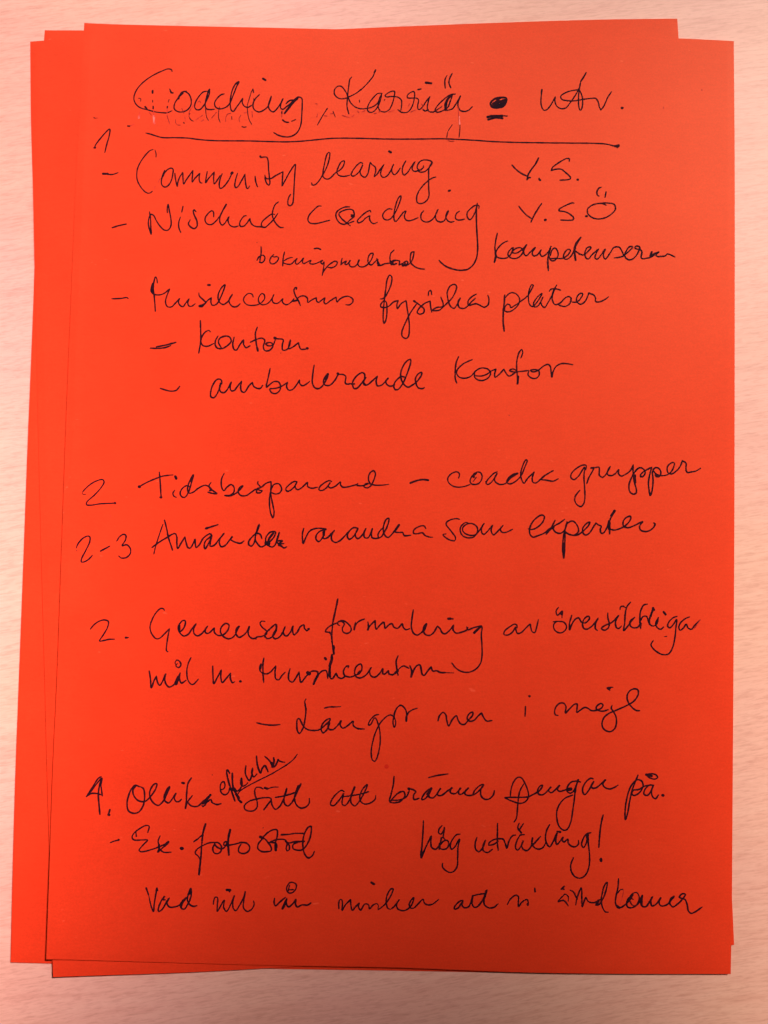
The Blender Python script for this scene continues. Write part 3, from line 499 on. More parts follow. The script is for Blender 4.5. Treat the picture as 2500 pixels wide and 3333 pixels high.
i0.52 -77.29,-21.07 -75.37,-19.57 -73.10,-18.07 -70.24,-16.54 -69.63,-17.55 -69.55,-19.58 -69.21,-21.17 -68.11,-19.26 -67.07,-17.49 -67.07,-17.49 -66.66,-19.22 -66.02,-20.81 -65.29,-20.94 -63.85,-18.14 -63.85,-18.14 -63.73,-19.74 -63.41,-20.75 -62.56,-20.00 -61.19,-17.64 -59.20,-16.37 -58.74,-16.86
i0.52 -58.88,-16.38 -58.86,-16.97 -60.55,-18.61 -60.94,-20.07 -60.61,-21.08 -59.38,-18.87 -58.66,-16.82 -58.95,-18.57 -59.04,-20.17 -57.89,-20.00 -56.49,-18.22 -54.82,-16.09 -54.82,-16.09 -56.07,-17.92 -56.16,-19.38 -55.55,-20.32 -54.40,-19.92 -53.00,-18.14 -52.11,-16.95 -52.72,-17.84 -52.12,-18.41 -50.65,-18.96 -49.48,-19.07 -48.55,-18.33
i0.52 -60.54,-14.68 -58.67,-14.05 -56.80,-13.39
i0.76 -60.54,-14.68 -60.11,-14.52
i0.52 -43.85,-12.97 -44.64,-15.61 -45.02,-17.66 -44.25,-19.10 -43.05,-20.09 -41.62,-19.33 -39.35,-17.24 -38.68,-15.33 -40.28,-15.37 -41.68,-17.29 -41.34,-19.03 -39.85,-20.01 -38.99,-19.70 -38.17,-18.08 -37.43,-15.30 -37.91,-16.91 -38.16,-18.37 -36.96,-19.51 -35.78,-20.21 -35.06,-19.90
i0.52 -42.84,-17.55 -43.46,-16.17 -44.64,-15.90 -46.05,-17.10 -47.03,-18.58 -46.85,-19.59 -46.11,-19.87 -45.41,-19.12 -44.89,-17.08
i0.76 -43.95,-13.41 -44.78,-15.91
i1.17 -41.49,-18.89 -40.76,-19.02
i0.69 -41.06,-18.73 -40.52,-17.26 -39.40,-15.78
i0.52 -37.87,-18.08 -36.42,-18.04 -37.56,-18.94 -35.96,-18.90
i0.69 -37.55,-19.38 -36.66,-19.65
#word|word "varandra"
i0.52 -29.80,-13.95 -30.20,-15.47 -30.15,-17.22 -29.90,-18.67 -29.14,-16.91 -28.03,-14.84 -26.31,-13.93 -24.27,-13.82 -22.80,-14.08 -24.54,-14.61 -25.81,-15.95 -25.87,-17.27 -25.03,-17.97 -23.90,-16.78 -23.23,-14.44 -23.63,-15.90 -23.46,-17.01 -22.16,-16.60 -21.03,-15.26 -20.17,-14.36 -21.01,-15.84 -20.97,-17.30 -19.78,-18.14 -18.34,-17.53 -16.64,-15.74 -15.51,-14.40
i0.69 -29.92,-18.09 -29.82,-18.52
i0.76 -23.51,-15.03 -23.48,-15.90
i0.52 -12.76,-13.55 -14.08,-13.35 -15.51,-14.55 -16.05,-16.02 -15.59,-17.02 -14.72,-16.71 -13.45,-15.08 -12.76,-13.55 -13.45,-15.08 -13.42,-16.25 -12.68,-16.75 -11.40,-15.62 -10.29,-13.49 -10.83,-15.02 -10.65,-16.33 -9.63,-16.45 -8.79,-15.26 -8.24,-13.50 -8.49,-15.26 -8.17,-16.41 -6.71,-16.53 -5.27,-15.91 -4.71,-14.88 -3.59,-12.81 -3.13,-10.17 -3.94,-10.48 -4.76,-12.84 -4.73,-14.29 -4.11,-15.74 -3.23,-16.15 -1.80,-14.81 -0.11,-12.20
i0.52 -4.90,-13.28 -5.75,-14.03 -6.45,-15.50 -6.13,-16.51
i0.76 0.12,-12.20 -0.81,-13.62
i0.52 -0.81,-13.62 -1.08,-14.35 0.53,-14.52 1.25,-14.45 1.86,-15.45 3.90,-15.32
i0.48 8.58,-13.11 8.06,-12.30 6.61,-12.42 4.88,-13.63 4.76,-14.65 6.07,-14.77 7.52,-14.44 8.42,-15.30 10.18,-15.84
i0.31 9.89,-15.76 10.76,-15.77
#word|word "som"
i0.48 19.14,-9.95 18.32,-9.74 16.28,-10.17 14.99,-11.07 15.00,-11.80 16.64,-13.81 18.00,-15.82 17.72,-16.70 16.41,-16.58 14.79,-15.74 14.04,-14.89 14.97,-14.63
i0.48 21.70,-10.92 20.97,-10.93 19.68,-12.13 19.41,-13.45 20.17,-15.04 21.93,-15.72 23.68,-15.39 24.82,-13.91 24.64,-12.16 23.02,-11.18 21.27,-11.51 20.13,-12.85 20.59,-14.01 22.21,-14.84 24.25,-14.65 25.68,-13.01 26.95,-10.94 26.95,-10.94 26.11,-12.71 26.28,-14.02 26.87,-14.50 27.73,-13.84 29.59,-11.52 29.59,-11.52 29.18,-13.22 29.94,-14.60 30.94,-13.76 32.95,-11.44 32.95,-11.44 32.09,-12.86 32.69,-13.72 33.86,-13.69 35.89,-12.71
#word|word "experter"
i0.52 40.90,-12.45 41.99,-12.63 43.73,-11.86 45.45,-10.07 45.87,-8.45 45.13,-7.97 43.54,-8.80 41.96,-10.59 41.26,-12.65 41.43,-14.10 42.32,-15.01 44.06,-14.48 46.09,-13.55 47.53,-12.21
i0.58 46.53,-13.98 48.11,-11.90 49.25,-9.60
i0.52 52.31,-9.12 50.72,-10.38 48.98,-11.44 48.70,-12.18 49.59,-13.33 51.05,-13.58 52.21,-12.68 53.19,-10.03
i1.03 48.26,-12.04 48.69,-11.74
i0.48 53.05,-9.89 52.49,-12.09 51.95,-15.02 51.76,-18.52 52.18,-21.37 52.43,-18.51 52.47,-15.01 52.49,-12.09 53.34,-10.32 54.80,-9.64 55.98,-10.55 56.73,-12.28 56.45,-13.31 55.14,-14.07 53.53,-13.67 52.65,-13.11
i0.69 52.12,-16.77 52.17,-21.28
i0.52 52.80,-13.54 54.56,-14.09 56.31,-14.04 58.05,-12.84 59.78,-11.04 60.20,-9.87 59.19,-10.33 58.04,-11.96 58.20,-13.42 58.94,-13.98 60.10,-13.37 61.25,-11.59 62.17,-10.11 62.17,-10.11 62.99,-10.68 63.87,-11.09 63.59,-12.12 63.89,-13.28 64.62,-13.12 65.77,-11.20 66.77,-8.54 68.06,-6.03
i0.76 68.00,-6.12 67.05,-7.66
i0.89 66.34,-9.43 66.36,-11.77
i0.52 66.51,-11.76 66.52,-13.37
i0.52 66.51,-11.91 67.97,-12.17 69.72,-11.69 71.75,-10.47 73.20,-8.39 73.04,-7.75 71.73,-8.13 70.72,-9.62 70.88,-10.78 72.05,-11.34 74.09,-10.71 76.13,-9.64 76.95,-9.33 75.99,-10.66 76.30,-11.97 77.91,-12.43 79.65,-11.75 80.67,-10.56 80.81,-9.82 80.37,-9.63
#number|number "2." beside "Gemensam"
i0.48 -95.53,-46.98 -94.44,-45.58 -92.76,-44.39 -91.19,-44.01 -90.02,-44.47 -90.24,-46.35 -91.44,-48.68 -92.52,-50.57 -91.08,-50.39 -89.66,-50.02 -87.93,-49.92
i0.76 -84.44,-49.38 -84.06,-49.37
i0.41 -84.06,-49.37 -83.63,-49.31
#word|word "Gemensam"
i0.45 -72.68,-40.62 -72.99,-40.14 -73.86,-40.07 -75.26,-41.40 -76.47,-43.74 -76.97,-46.05 -76.32,-48.05 -74.96,-49.46 -73.81,-49.29 -72.42,-47.96 -70.89,-46.26 -70.89,-46.26 -71.24,-48.51 -71.57,-51.39 -71.57,-53.11 -71.12,-53.45
i0.52 -67.88,-45.56 -67.68,-47.13 -66.83,-46.54 -66.15,-45.23 -66.06,-43.79 -66.79,-43.66 -67.90,-44.98 -68.15,-46.14 -67.52,-47.56 -66.33,-48.46 -64.91,-47.79 -63.81,-46.04 -62.65,-44.52 -62.65,-44.52 -63.37,-46.32 -63.03,-47.75 -62.00,-48.30 -60.58,-47.41 -58.98,-45.12 -58.98,-45.12 -59.75,-46.52 -59.43,-47.38 -58.56,-47.36 -56.94,-45.74 -56.94,-45.74 -56.84,-47.03 -55.65,-48.01 -53.92,-47.69 -52.53,-46.07 -52.43,-44.63 -53.31,-44.22 -54.58,-45.25 -54.97,-46.70 -54.20,-48.12 -52.43,-49.00 -51.01,-48.48 -50.17,-47.46
i0.76 -67.89,-45.27 -67.84,-46.71
i0.52 -50.19,-47.46 -49.52,-45.71 -49.11,-44.99 -49.95,-45.72 -50.04,-47.45 -49.14,-48.44 -48.00,-47.98 -46.60,-46.51 -45.98,-45.00 -46.30,-46.79 -45.98,-47.94 -44.79,-48.77 -43.36,-48.31
i0.45 -43.77,-49.04 -43.65,-48.32 -41.92,-47.99 -40.50,-47.24 -40.53,-46.37 -42.01,-45.11 -42.68,-43.97 -42.21,-43.30 -41.14,-43.31
i0.52 -40.52,-46.52 -41.06,-47.83 -40.17,-48.67 -38.74,-48.06 -37.63,-46.31 -37.39,-44.86 -37.70,-44.15 -39.96,-46.07 -40.80,-46.96
i0.62 -37.69,-44.29 -37.51,-45.44 -38.20,-46.90
i0.52 -38.20,-46.90 -38.60,-47.77 -37.85,-48.67 -36.43,-48.01 -35.46,-46.55 -34.78,-44.75 -34.78,-44.75 -35.31,-46.54 -34.85,-47.54 -34.12,-47.67 -33.28,-46.79 -32.33,-44.60 -32.33,-44.60 -32.43,-46.19 -31.96,-47.28 -30.97,-46.45 -30.01,-44.70 -29.01,-44.15 -28.69,-45.24 -27.94,-45.95 -27.52,-45.65
i0.76 -27.52,-45.45 -27.35,-45.36
#word|word "formulering"
i0.58 -18.56,-35.83 -19.27,-39.84 -19.83,-42.73 -20.02,-44.47
i0.52 -20.02,-44.47 -20.14,-47.64 -19.70,-51.08 -19.36,-53.09
i0.69 -19.42,-50.50 -19.33,-52.86
i0.48 -20.74,-46.18 -22.19,-46.06 -21.36,-44.75 -19.93,-43.85 -18.50,-43.24 -17.36,-42.49 -15.90,-42.89 -14.41,-44.30 -14.10,-45.30 -14.65,-46.18 -15.66,-46.49 -16.69,-45.94 -16.86,-44.79 -16.31,-43.62 -17.06,-42.83 -18.21,-42.95 -18.34,-43.81 -17.75,-44.09
i0.48 -21.90,-46.06 -20.73,-46.46 -20.13,-47.46
i0.52 -10.06,-41.90 -11.27,-42.36 -12.41,-43.25 -12.96,-44.41 -13.22,-45.43 -12.85,-42.97
i0.52 -8.94,-42.74 -8.76,-44.32 -8.94,-45.33 -8.33,-44.02 -6.63,-42.25 -6.63,-42.25 -6.60,-43.69 -6.28,-44.98 -5.15,-43.66 -4.01,-42.77 -3.70,-43.63 -3.53,-44.63 -2.25,-43.45 -1.39,-43.14 -0.79,-44.14 0.38,-44.54 0.95,-44.10 1.80,-43.07 2.11,-44.07 3.00,-44.92 4.10,-44.54
i0.52 5.19,-38.66 4.82,-41.70 4.73,-44.30 5.49,-46.01 6.52,-46.51 7.95,-45.67 9.07,-43.91 9.49,-42.89 8.77,-43.49 8.52,-45.08 9.12,-46.22 10.58,-46.47 11.72,-45.58 12.84,-43.54 12.84,-43.54 13.72,-44.38 14.33,-45.52 15.21,-45.93 16.64,-44.89 17.91,-43.13 17.91,-43.13 17.79,-44.58 18.68,-45.57 20.13,-45.39 22.14,-44.48 22.42,-43.75
i0.69 9.21,-43.48 8.80,-44.78
i0.76 16.21,-41.18 16.85,-41.16
i0.41 16.85,-41.19 17.73,-41.23
i0.52 22.04,-43.61 22.35,-44.47 24.08,-43.86 26.53,-43.16
i0.76 24.46,-45.35 25.54,-44.26 26.54,-43.28
i0.48 26.53,-43.16 26.83,-43.50 26.67,-45.82 26.93,-49.27 26.99,-52.72 26.60,-54.74 25.32,-56.49 23.75,-57.45 22.02,-57.72 20.27,-57.33 18.81,-56.36 17.62,-54.95
#word|word "av"
i0.48 37.86,-43.54 37.70,-42.68 36.97,-42.40 35.68,-43.16 33.96,-44.64 33.75,-45.65 34.85,-45.86 36.29,-45.02 37.42,-43.26 37.44,-44.13 38.03,-45.27 39.19,-44.95 40.62,-43.47 41.91,-42.35 42.06,-43.15 42.67,-44.73 43.40,-44.85 43.95,-43.11 44.50,-40.79
#word|word "översiktliga"
i0.48 49.15,-41.40 50.75,-41.22 52.49,-41.47 53.32,-42.75 52.82,-44.06 51.38,-44.81 49.92,-44.27 49.26,-42.99 49.45,-41.97 50.17,-41.38
i0.48 50.69,-36.88 49.98,-38.06 50.43,-39.35 51.29,-38.61 51.92,-37.96 51.84,-40.04
i0.69 51.53,-38.75 51.76,-39.03
i0.52 54.90,-39.25 54.26,-41.72 54.29,-43.74 54.99,-41.99 56.28,-40.22 57.15,-40.06 58.03,-41.34 59.20,-41.46 60.49,-40.13 60.19,-39.41 59.03,-40.02 58.33,-41.62 58.63,-43.06 59.51,-43.47 60.95,-42.72 62.10,-41.53 63.24,-39.92 63.24,-39.92 62.39,-41.82 62.41,-43.26 63.00,-43.76
i0.52 66.19,-38.26 66.30,-39.99 66.75,-41.71 66.18,-43.17 65.03,-43.63 64.30,-43.07 65.30,-42.18 67.32,-41.27 68.76,-39.94 69.62,-38.90 69.62,-38.90 68.63,-41.09 69.08,-42.82 69.81,-42.94 70.53,-42.20
i0.48 70.04,-37.01 70.18,-36.29 70.90,-35.98 71.78,-36.45
i0.52 73.31,-34.71 72.21,-36.10 71.66,-38.71 71.54,-41.32 71.27,-43.57 72.56,-42.16 73.99,-40.10 74.63,-39.42
i0.52 74.51,-39.51 73.27,-40.70 73.28,-42.00 74.31,-42.69 75.76,-42.37 76.62,-41.20 76.48,-42.79
i0.52 78.60,-35.17 77.44,-35.54 76.44,-37.73 76.32,-40.34 76.57,-42.87
i0.48 76.61,-40.33 77.18,-39.16 78.34,-38.99 78.93,-40.28 79.38,-41.42 80.40,-41.98 81.56,-41.37 82.06,-39.34
i0.62 80.50,-36.48 79.79,-38.52 79.22,-40.27 79.38,-41.42
i0.76 80.36,-36.43 80.65,-36.91
i0.48 82.06,-39.28 81.26,-41.38 81.85,-42.52 82.87,-42.93 83.74,-42.19
i0.69 83.71,-37.51 84.38,-38.27
i0.48 87.93,-38.77 86.77,-39.23 85.33,-40.71 85.04,-41.87 85.63,-42.43 86.78,-41.39 87.79,-39.78 87.60,-42.68 87.25,-45.86 86.54,-48.75 85.39,-50.51 83.94,-50.83 82.20,-50.29 80.45,-48.89 79.86,-47.76 80.52,-46.53
i0.27 84.05,-45.15 84.77,-45.11
i0.48 91.85,-38.88 90.55,-39.43 88.96,-40.91 88.53,-42.36 88.97,-43.08 89.98,-42.33 90.85,-41.16 91.44,-42.30 92.45,-42.71 93.46,-41.53 95.20,-39.70
f0.27 95.20,-39.70 93.76,-41.96 93.47,-42.25
#word|word "mål"
i0.52 -76.73,-59.53 -76.26,-61.95 -75.87,-64.66 -75.22,-62.78 -74.48,-61.05 -74.48,-61.05 -74.07,-62.76 -73.31,-63.88 -72.35,-62.43 -71.57,-60.27 -71.80,-61.85 -71.30,-63.55 -70.41,-64.33 -69.13,-63.79 -67.76,-61.76 -67.11,-59.88
i1.03 -68.29,-63.20 -67.55,-61.18
i0.52 -67.10,-60.03 -67.19,-61.74 -66.57,-63.02 -65.16,-62.13
i0.45 -68.08,-57.04 -68.48,-57.76 -67.60,-58.26 -66.91,-57.44 -67.38,-56.31 -68.26,-55.98 -68.75,-56.77 -68.49,-57.48
i0.45 -63.87,-55.08 -64.62,-56.82 -65.02,-59.41 -64.59,-61.97 -63.68,-63.24 -62.95,-63.37 -62.11,-62.63 -61.34,-61.67
#word|letter "m." after "mål"
i0.52 -57.00,-57.56 -56.86,-60.08 -56.48,-62.94 -55.39,-60.91 -54.31,-58.74 -54.31,-58.74 -54.39,-60.60 -53.90,-62.59 -52.78,-61.42 -51.40,-59.62 -51.40,-59.62 -51.34,-61.39 -50.73,-62.52 -50.01,-62.28
i0.82 -48.35,-62.10 -48.14,-62.09
#word|second word "Musikcentrum", below "formulering"
i0.52 -41.13,-54.71 -41.36,-56.58 -41.28,-59.16 -40.96,-62.31
i0.48 -41.94,-56.54 -42.35,-57.47 -42.16,-58.75 -40.98,-59.59 -39.54,-59.41 -37.30,-57.07 -37.30,-57.07 -37.53,-59.08 -37.18,-61.08 -36.31,-61.34 -35.48,-60.18 -34.36,-58.95
i0.69 -41.99,-56.74 -42.18,-58.04
i0.52 -32.89,-57.83 -33.32,-59.84 -32.98,-61.56 -31.96,-61.91 -30.99,-60.65 -30.03,-58.77 -30.03,-58.77 -29.84,-60.34 -29.36,-61.99 -27.97,-60.30 -27.13,-59.28 -27.44,-58.57
i1.17 -27.28,-58.99 -26.78,-59.27
i0.52 -26.85,-58.84 -25.71,-58.39 -24.26,-58.64 -24.23,-59.64
i0.76 -24.23,-59.79 -24.91,-61.09 -25.37,-62.39
i0.52 -24.23,-59.79 -22.82,-58.32 -21.67,-58.15 -21.20,-59.29 -21.03,-60.57
i0.76 -22.06,-54.29 -21.76,-54.65
i0.69 -19.92,-53.23 -20.16,-54.96 -20.61,-56.69
i0.55 -19.92,-53.23 -19.74,-54.66 -20.40,-56.98 -20.17,-60.13
i0.55 -20.60,-56.98 -20.53,-59.85 -19.72,-60.69 -18.47,-58.94 -18.47,-58.94 -17.86,-60.07 -16.69,-60.48 -15.56,-59.74
i0.52 -14.76,-57.14 -14.63,-56.56 -15.35,-56.72 -16.18,-58.17 -15.85,-59.46 -14.39,-60.00 -12.67,-59.53 -10.96,-58.49 -10.42,-57.04 -10.88,-55.90 -12.17,-56.65 -12.70,-58.24 -12.38,-59.67 -11.07,-60.21 -9.21,-59.31 -7.53,-56.83 -7.53,-56.83 -8.08,-58.14 -7.47,-59.56 -6.30,-59.87 -4.89,-58.64 -3.91,-57.18 -3.87,-58.76 -3.15,-58.74 -2.16,-57.72 -1.99,-58.72 -0.83,-58.98 0.03,-58.53
i0.69 -11.54,-58.64 -11.11,-58.20
i0.55 0.77,-53.11 0.23,-54.50 0.42,-56.80 0.85,-59.08
i0.76 0.02,-58.38 0.73,-57.79
i0.48 0.87,-57.36 2.43,-56.18 4.19,-56.86
i0.55 4.52,-56.13 5.07,-57.55 4.97,-59.62 5.65,-57.54 6.77,-55.94 7.64,-55.77 8.10,-57.20 8.42,-58.63 9.01,-58.96 9.99,-57.73 11.12,-56.27 11.12,-56.27 11.73,-57.55 12.88,-57.43 14.05,-57.92 15.79,-57.94
i0.31 15.79,-57.97 18.25,-58.00
#dash|dash before "Längst"
i0.52 -42.72,-74.79 -40.40,-75.22 -37.52,-75.36 -35.51,-75.14
#word|word "Längst"
i0.52 -27.73,-67.10 -27.99,-67.96 -27.59,-70.24 -27.79,-73.38 -28.29,-75.96 -29.39,-77.75 -29.98,-77.13 -30.27,-75.14 -30.09,-73.29 -29.52,-73.27 -28.31,-75.39 -26.83,-76.49 -24.81,-76.73 -23.09,-76.36 -21.40,-74.95 -20.00,-73.49 -20.02,-72.98 -20.87,-73.23 -22.28,-74.68 -22.66,-76.40 -22.06,-77.39 -21.07,-76.65 -20.25,-74.93 -20.13,-74.07 -20.54,-74.93 -20.22,-76.21 -19.06,-76.32 -17.65,-75.15 -16.54,-73.56 -16.80,-74.85 -15.91,-75.83 -14.20,-74.79 -12.79,-73.62 -12.76,-74.76 -11.59,-75.73 -9.27,-75.97
i0.52 -21.83,-69.77 -20.40,-69.39 -18.38,-69.32
i0.31 -18.38,-69.32 -16.80,-69.20
i0.45 -4.91,-71.39 -5.92,-71.62 -7.61,-73.37 -8.01,-74.66 -7.29,-74.50 -6.33,-72.62 -5.90,-72.47 -4.99,-74.31 -4.34,-77.14 -4.26,-80.56 -4.90,-83.98 -5.72,-85.76 -6.45,-85.44 -6.94,-83.17 -6.58,-80.04 -5.52,-76.31 -4.14,-73.72 -2.45,-71.97 -1.16,-71.43 -0.14,-72.06 0.48,-73.62 0.08,-75.19 -0.38,-73.92 -0.14,-71.92 0.67,-69.33 1.37,-68.60
i0.48 -0.09,-72.27 0.02,-70.84 0.84,-69.10 1.98,-68.36 3.01,-69.06 3.76,-70.47 3.77,-73.32
i0.69 3.79,-71.90 3.76,-73.18
i0.48 3.79,-71.90 4.48,-70.45 5.91,-69.56 7.05,-69.19
#word|word "ner"
i0.52 13.63,-72.90 14.03,-71.38 15.16,-70.27 16.05,-71.05 16.37,-72.76 16.98,-74.40 18.09,-72.43 19.37,-71.20 19.82,-72.39 20.71,-73.66 21.87,-73.83 23.00,-72.61 24.42,-70.86 24.40,-70.01 23.54,-70.31 22.70,-71.76 23.30,-72.74 24.74,-72.57 26.15,-71.11 27.15,-70.17 27.15,-70.17 27.90,-71.64 28.78,-72.62 30.45,-72.44
#word|word "i" before "mejl"
i0.82 41.89,-64.63 42.09,-64.69
i0.52 40.84,-67.86 40.74,-70.92
#word|word "mejl"
i0.52 50.99,-70.43 50.23,-70.22 49.93,-69.37 50.43,-67.64 51.57,-66.61 52.73,-66.59 53.46,-67.57 53.34,-69.58 54.48,-68.41 56.20,-66.79 56.92,-66.78 56.93,-68.06 56.86,-69.35 57.95,-68.61 59.39,-67.72 60.55,-68.12 61.42,-68.68 63.15,-68.49 64.59,-67.74 65.01,-66.88 64.43,-66.40 63.28,-67.06 62.86,-67.93 63.73,-68.62 65.18,-68.73 66.62,-68.27
i0.52 67.84,-66.90 67.62,-67.82 68.36,-68.94 69.09,-70.36 69.26,-72.35 68.70,-74.08 67.26,-75.02 65.52,-74.43 64.79,-73.03 65.20,-71.02 66.63,-69.56 69.22,-68.35 72.67,-66.70 74.68,-65.37 75.96,-63.33 75.80,-61.90 74.65,-61.64 73.21,-62.39 72.50,-63.98 72.95,-65.98 74.41,-67.66 75.57,-68.35 76.44,-68.33
i0.45 68.05,-61.28 66.20,-61.55 67.13,-62.25
i0.76 66.55,-61.54 67.13,-61.67
#number|number "4."
i0.48 -90.38,-92.31 -91.21,-92.83 -92.82,-95.40 -94.15,-97.68 -94.69,-98.54 -93.34,-96.82 -91.72,-94.54 -90.13,-92.81 -90.34,-94.79 -90.07,-96.48 -89.77,-98.17
i0.48 -94.69,-98.54 -93.31,-97.53 -91.31,-97.49 -89.72,-98.03
i0.55 -90.13,-92.81 -90.83,-95.37 -91.01,-97.91 -90.66,-101.00 -90.29,-103.81
i0.52 -87.27,-102.29 -87.64,-103.76
i0.82 -87.69,-103.82 -87.41,-103.90
#word|word "Olika"
i0.52 -78.54,-95.11 -79.70,-94.71 -80.81,-95.73 -81.72,-98.01 -82.07,-100.27 -81.55,-102.51 -79.95,-103.27 -78.26,-102.73 -77.04,-100.73 -76.72,-97.90 -77.23,-95.65 -78.26,-95.11
i0.52 -79.41,-94.85 -80.37,-96.00 -80.16,-97.69 -78.67,-99.35 -76.66,-99.59 -74.99,-98.15 -73.37,-95.57 -73.08,-94.09 -73.99,-94.31 -75.07,-96.17 -75.15,-97.87 -74.07,-99.82 -72.47,-100.69 -71.21,-99.76 -69.88,-97.19 -69.10,-94.91 -70.06,-96.06 -70.70,-98.05 -70.22,-99.46 -69.21,-99.86 -68.11,-98.56 -67.08,-96.85 -67.55,-98.27 -66.93,-99.39 -66.08,-99.37 -65.30,-98.70
i0.62 -69.24,-95.06 -70.58,-97.49
i0.69 -65.27,-93.64 -64.78,-93.74
i0.52 -62.46,-92.08 -63.41,-93.66 -63.74,-96.49 -63.79,-99.32 -64.00,-101.44 -63.49,-99.59 -61.99,-97.50
i0.52 -63.50,-99.31 -62.31,-100.56 -60.30,-100.71 -58.64,-99.21 -56.27,-97.04
i0.82 -56.41,-97.18 -58.62,-99.77
i0.52 -58.89,-100.34 -58.58,-100.76 -57.21,-99.18 -56.22,-98.59 -55.77,-99.43 -54.31,-100.02 -53.03,-99.74
#word|small slanted word "effektiva" squeezed in above "Olika sätt"
i0.48 -53.23,-95.52 -52.38,-95.22 -51.98,-94.08 -52.45,-93.02 -53.15,-93.40 -53.45,-94.68 -53.06,-96.37 -51.89,-97.05 -50.91,-96.32 -50.52,-94.90
i0.58 -50.67,-90.37 -51.42,-89.40 -51.60,-90.11 -51.03,-92.64 -50.24,-94.89 -49.30,-97.42 -48.73,-98.87
i0.62 -49.86,-90.50 -49.74,-92.62 -49.38,-94.87 -48.16,-97.11 -47.54,-98.51 -46.72,-99.20
i1.03 -50.23,-95.17 -48.92,-95.57
i0.82 -48.46,-96.69 -47.56,-97.94
i0.48 -48.95,-94.86 -48.20,-95.84 -47.08,-94.82 -46.69,-93.68 -46.95,-91.76 -47.13,-93.41 -46.67,-94.25 -45.68,-93.95 -44.98,-93.22
i0.52 -45.72,-88.00 -45.79,-90.27 -44.87,-92.23 -44.43,-92.45 -43.77,-90.79 -43.60,-88.66 -43.79,-90.22 -43.18,-91.34 -42.20,-90.47
i0.58 -42.51,-84.95 -42.31,-86.79 -41.82,-88.76 -41.06,-90.17 -40.67,-88.74 -39.84,-87.87 -39.24,-88.71 -38.78,-89.69
i0.48 -39.98,-84.98 -39.04,-85.73 -38.15,-86.70 -37.52,-88.39
i0.89 -37.85,-86.98 -37.25,-88.10
i0.62 -37.18,-85.40 -37.01,-86.39 -37.25,-88.10 -36.68,-87.95 -35.73,-85.94
i0.48 -35.73,-85.94 -35.29,-86.35 -33.70,-86.69
#underline|slanting underline below "effektiva"
i0.41 -29.89,-84.19 -30.99,-85.69 -32.68,-87.15 -34.65,-88.47 -37.47,-90.23 -40.30,-91.71 -43.12,-93.18 -45.94,-94.80 -47.34,-95.82 -48.16,-97.11
#word|word "sätt"
i0.48 -40.20,-95.02 -41.07,-94.55 -42.22,-94.58 -42.71,-95.30 -42.57,-96.99 -41.95,-98.67 -41.89,-100.65 -42.86,-101.65 -44.29,-101.83 -45.59,-101.29 -45.77,-100.16 -44.38,-98.86 -42.11,-98.11 -39.54,-97.63 -37.82,-97.74 -37.52,-98.29 -38.62,-99.73 -39.72,-101.31
i0.58 -37.52,-98.29 -39.72,-101.31
i0.69 -39.63,-94.66 -38.77,-94.87
i0.41 -38.77,-94.87 -37.06,-94.38 -35.48,-94.29
i0.52 -37.52,-98.29 -37.18,-99.98 -36.14,-101.09 -34.88,-100.21 -33.53,-97.36 -32.80,-94.66 -33.54,-97.08 -33.48,-99.06 -32.45,-100.02 -31.19,-99.01 -29.70,-95.87 -28.49,-93.15 -29.72,-95.30 -30.37,-97.58 -29.74,-99.54 -28.28,-100.58 -26.57,-100.04 -25.74,-98.89 -25.78,-97.62
i0.52 -36.25,-97.48 -33.54,-96.94 -30.70,-96.03 -29.56,-95.58
i0.82 -29.18,-93.88 -29.98,-96.15
#word|first word "att", after "sätt"
i0.48 -15.04,-95.31 -15.77,-94.90 -17.18,-95.78 -18.85,-97.93 -19.15,-99.35 -18.23,-99.62 -16.83,-98.31 -15.31,-96.02 -15.17,-95.74 -15.55,-97.72 -15.52,-99.13 -14.65,-99.48 -13.39,-97.96 -11.78,-93.74 -12.72,-96.25 -12.81,-98.51 -11.63,-99.56 -10.51,-98.46 -8.86,-95.60 -7.92,-92.98 -9.18,-94.19 -10.13,-96.48 -9.80,-98.16 -8.49,-98.93 -6.78,-98.52 -5.37,-97.36 -5.25,-96.23
i0.48 -15.14,-96.81 -12.86,-96.45 -10.00,-95.91 -7.43,-95.14
i0.69 -11.83,-93.82 -12.86,-96.53
#word|word "bränna"
i0.52 0.37,-90.25 0.14,-92.86 -0.51,-95.98 -0.89,-97.97 0.26,-98.37 2.55,-97.76 3.81,-96.17 3.49,-94.91 2.20,-95.08 0.51,-96.53 -0.61,-97.97
i0.48 -0.33,-97.62 2.54,-97.33 4.24,-96.45 5.07,-94.73 5.19,-93.88
i0.76 4.93,-93.94 5.19,-93.99
i0.52 5.19,-93.94 6.49,-94.28 7.22,-94.83 6.53,-95.83 6.70,-97.19 8.27,-96.78
i0.52 12.08,-93.50 10.81,-94.32 9.27,-96.34 9.14,-97.19 10.14,-96.88 11.40,-95.16 12.08,-93.50 11.26,-95.45 11.28,-96.29 12.58,-96.55 13.70,-95.39 14.87,-93.53 14.12,-94.82 14.00,-95.67 15.15,-95.78 16.85,-94.47 18.49,-93.31 17.85,-94.17 18.00,-94.87 19.45,-95.12 21.19,-93.25 20.58,-94.11 20.60,-95.24 21.46,-95.22 23.58,-93.19 22.59,-94.35 22.47,-95.20 23.77,-95.59 25.48,-95.13 27.18,-93.68 28.16,-92.18 27.16,-92.40 25.46,-94.00 24.91,-95.29
i0.82 11.94,-93.73 10.83,-95.46
i0.52 28.16,-92.18 27.33,-93.96 27.50,-95.65 28.67,-96.62 30.10,-96.44 31.23,-95.29 31.56,-93.95
i0.52 11.07,-90.41 13.59,-89.73 17.03,-89.14
#word|word "pengar"
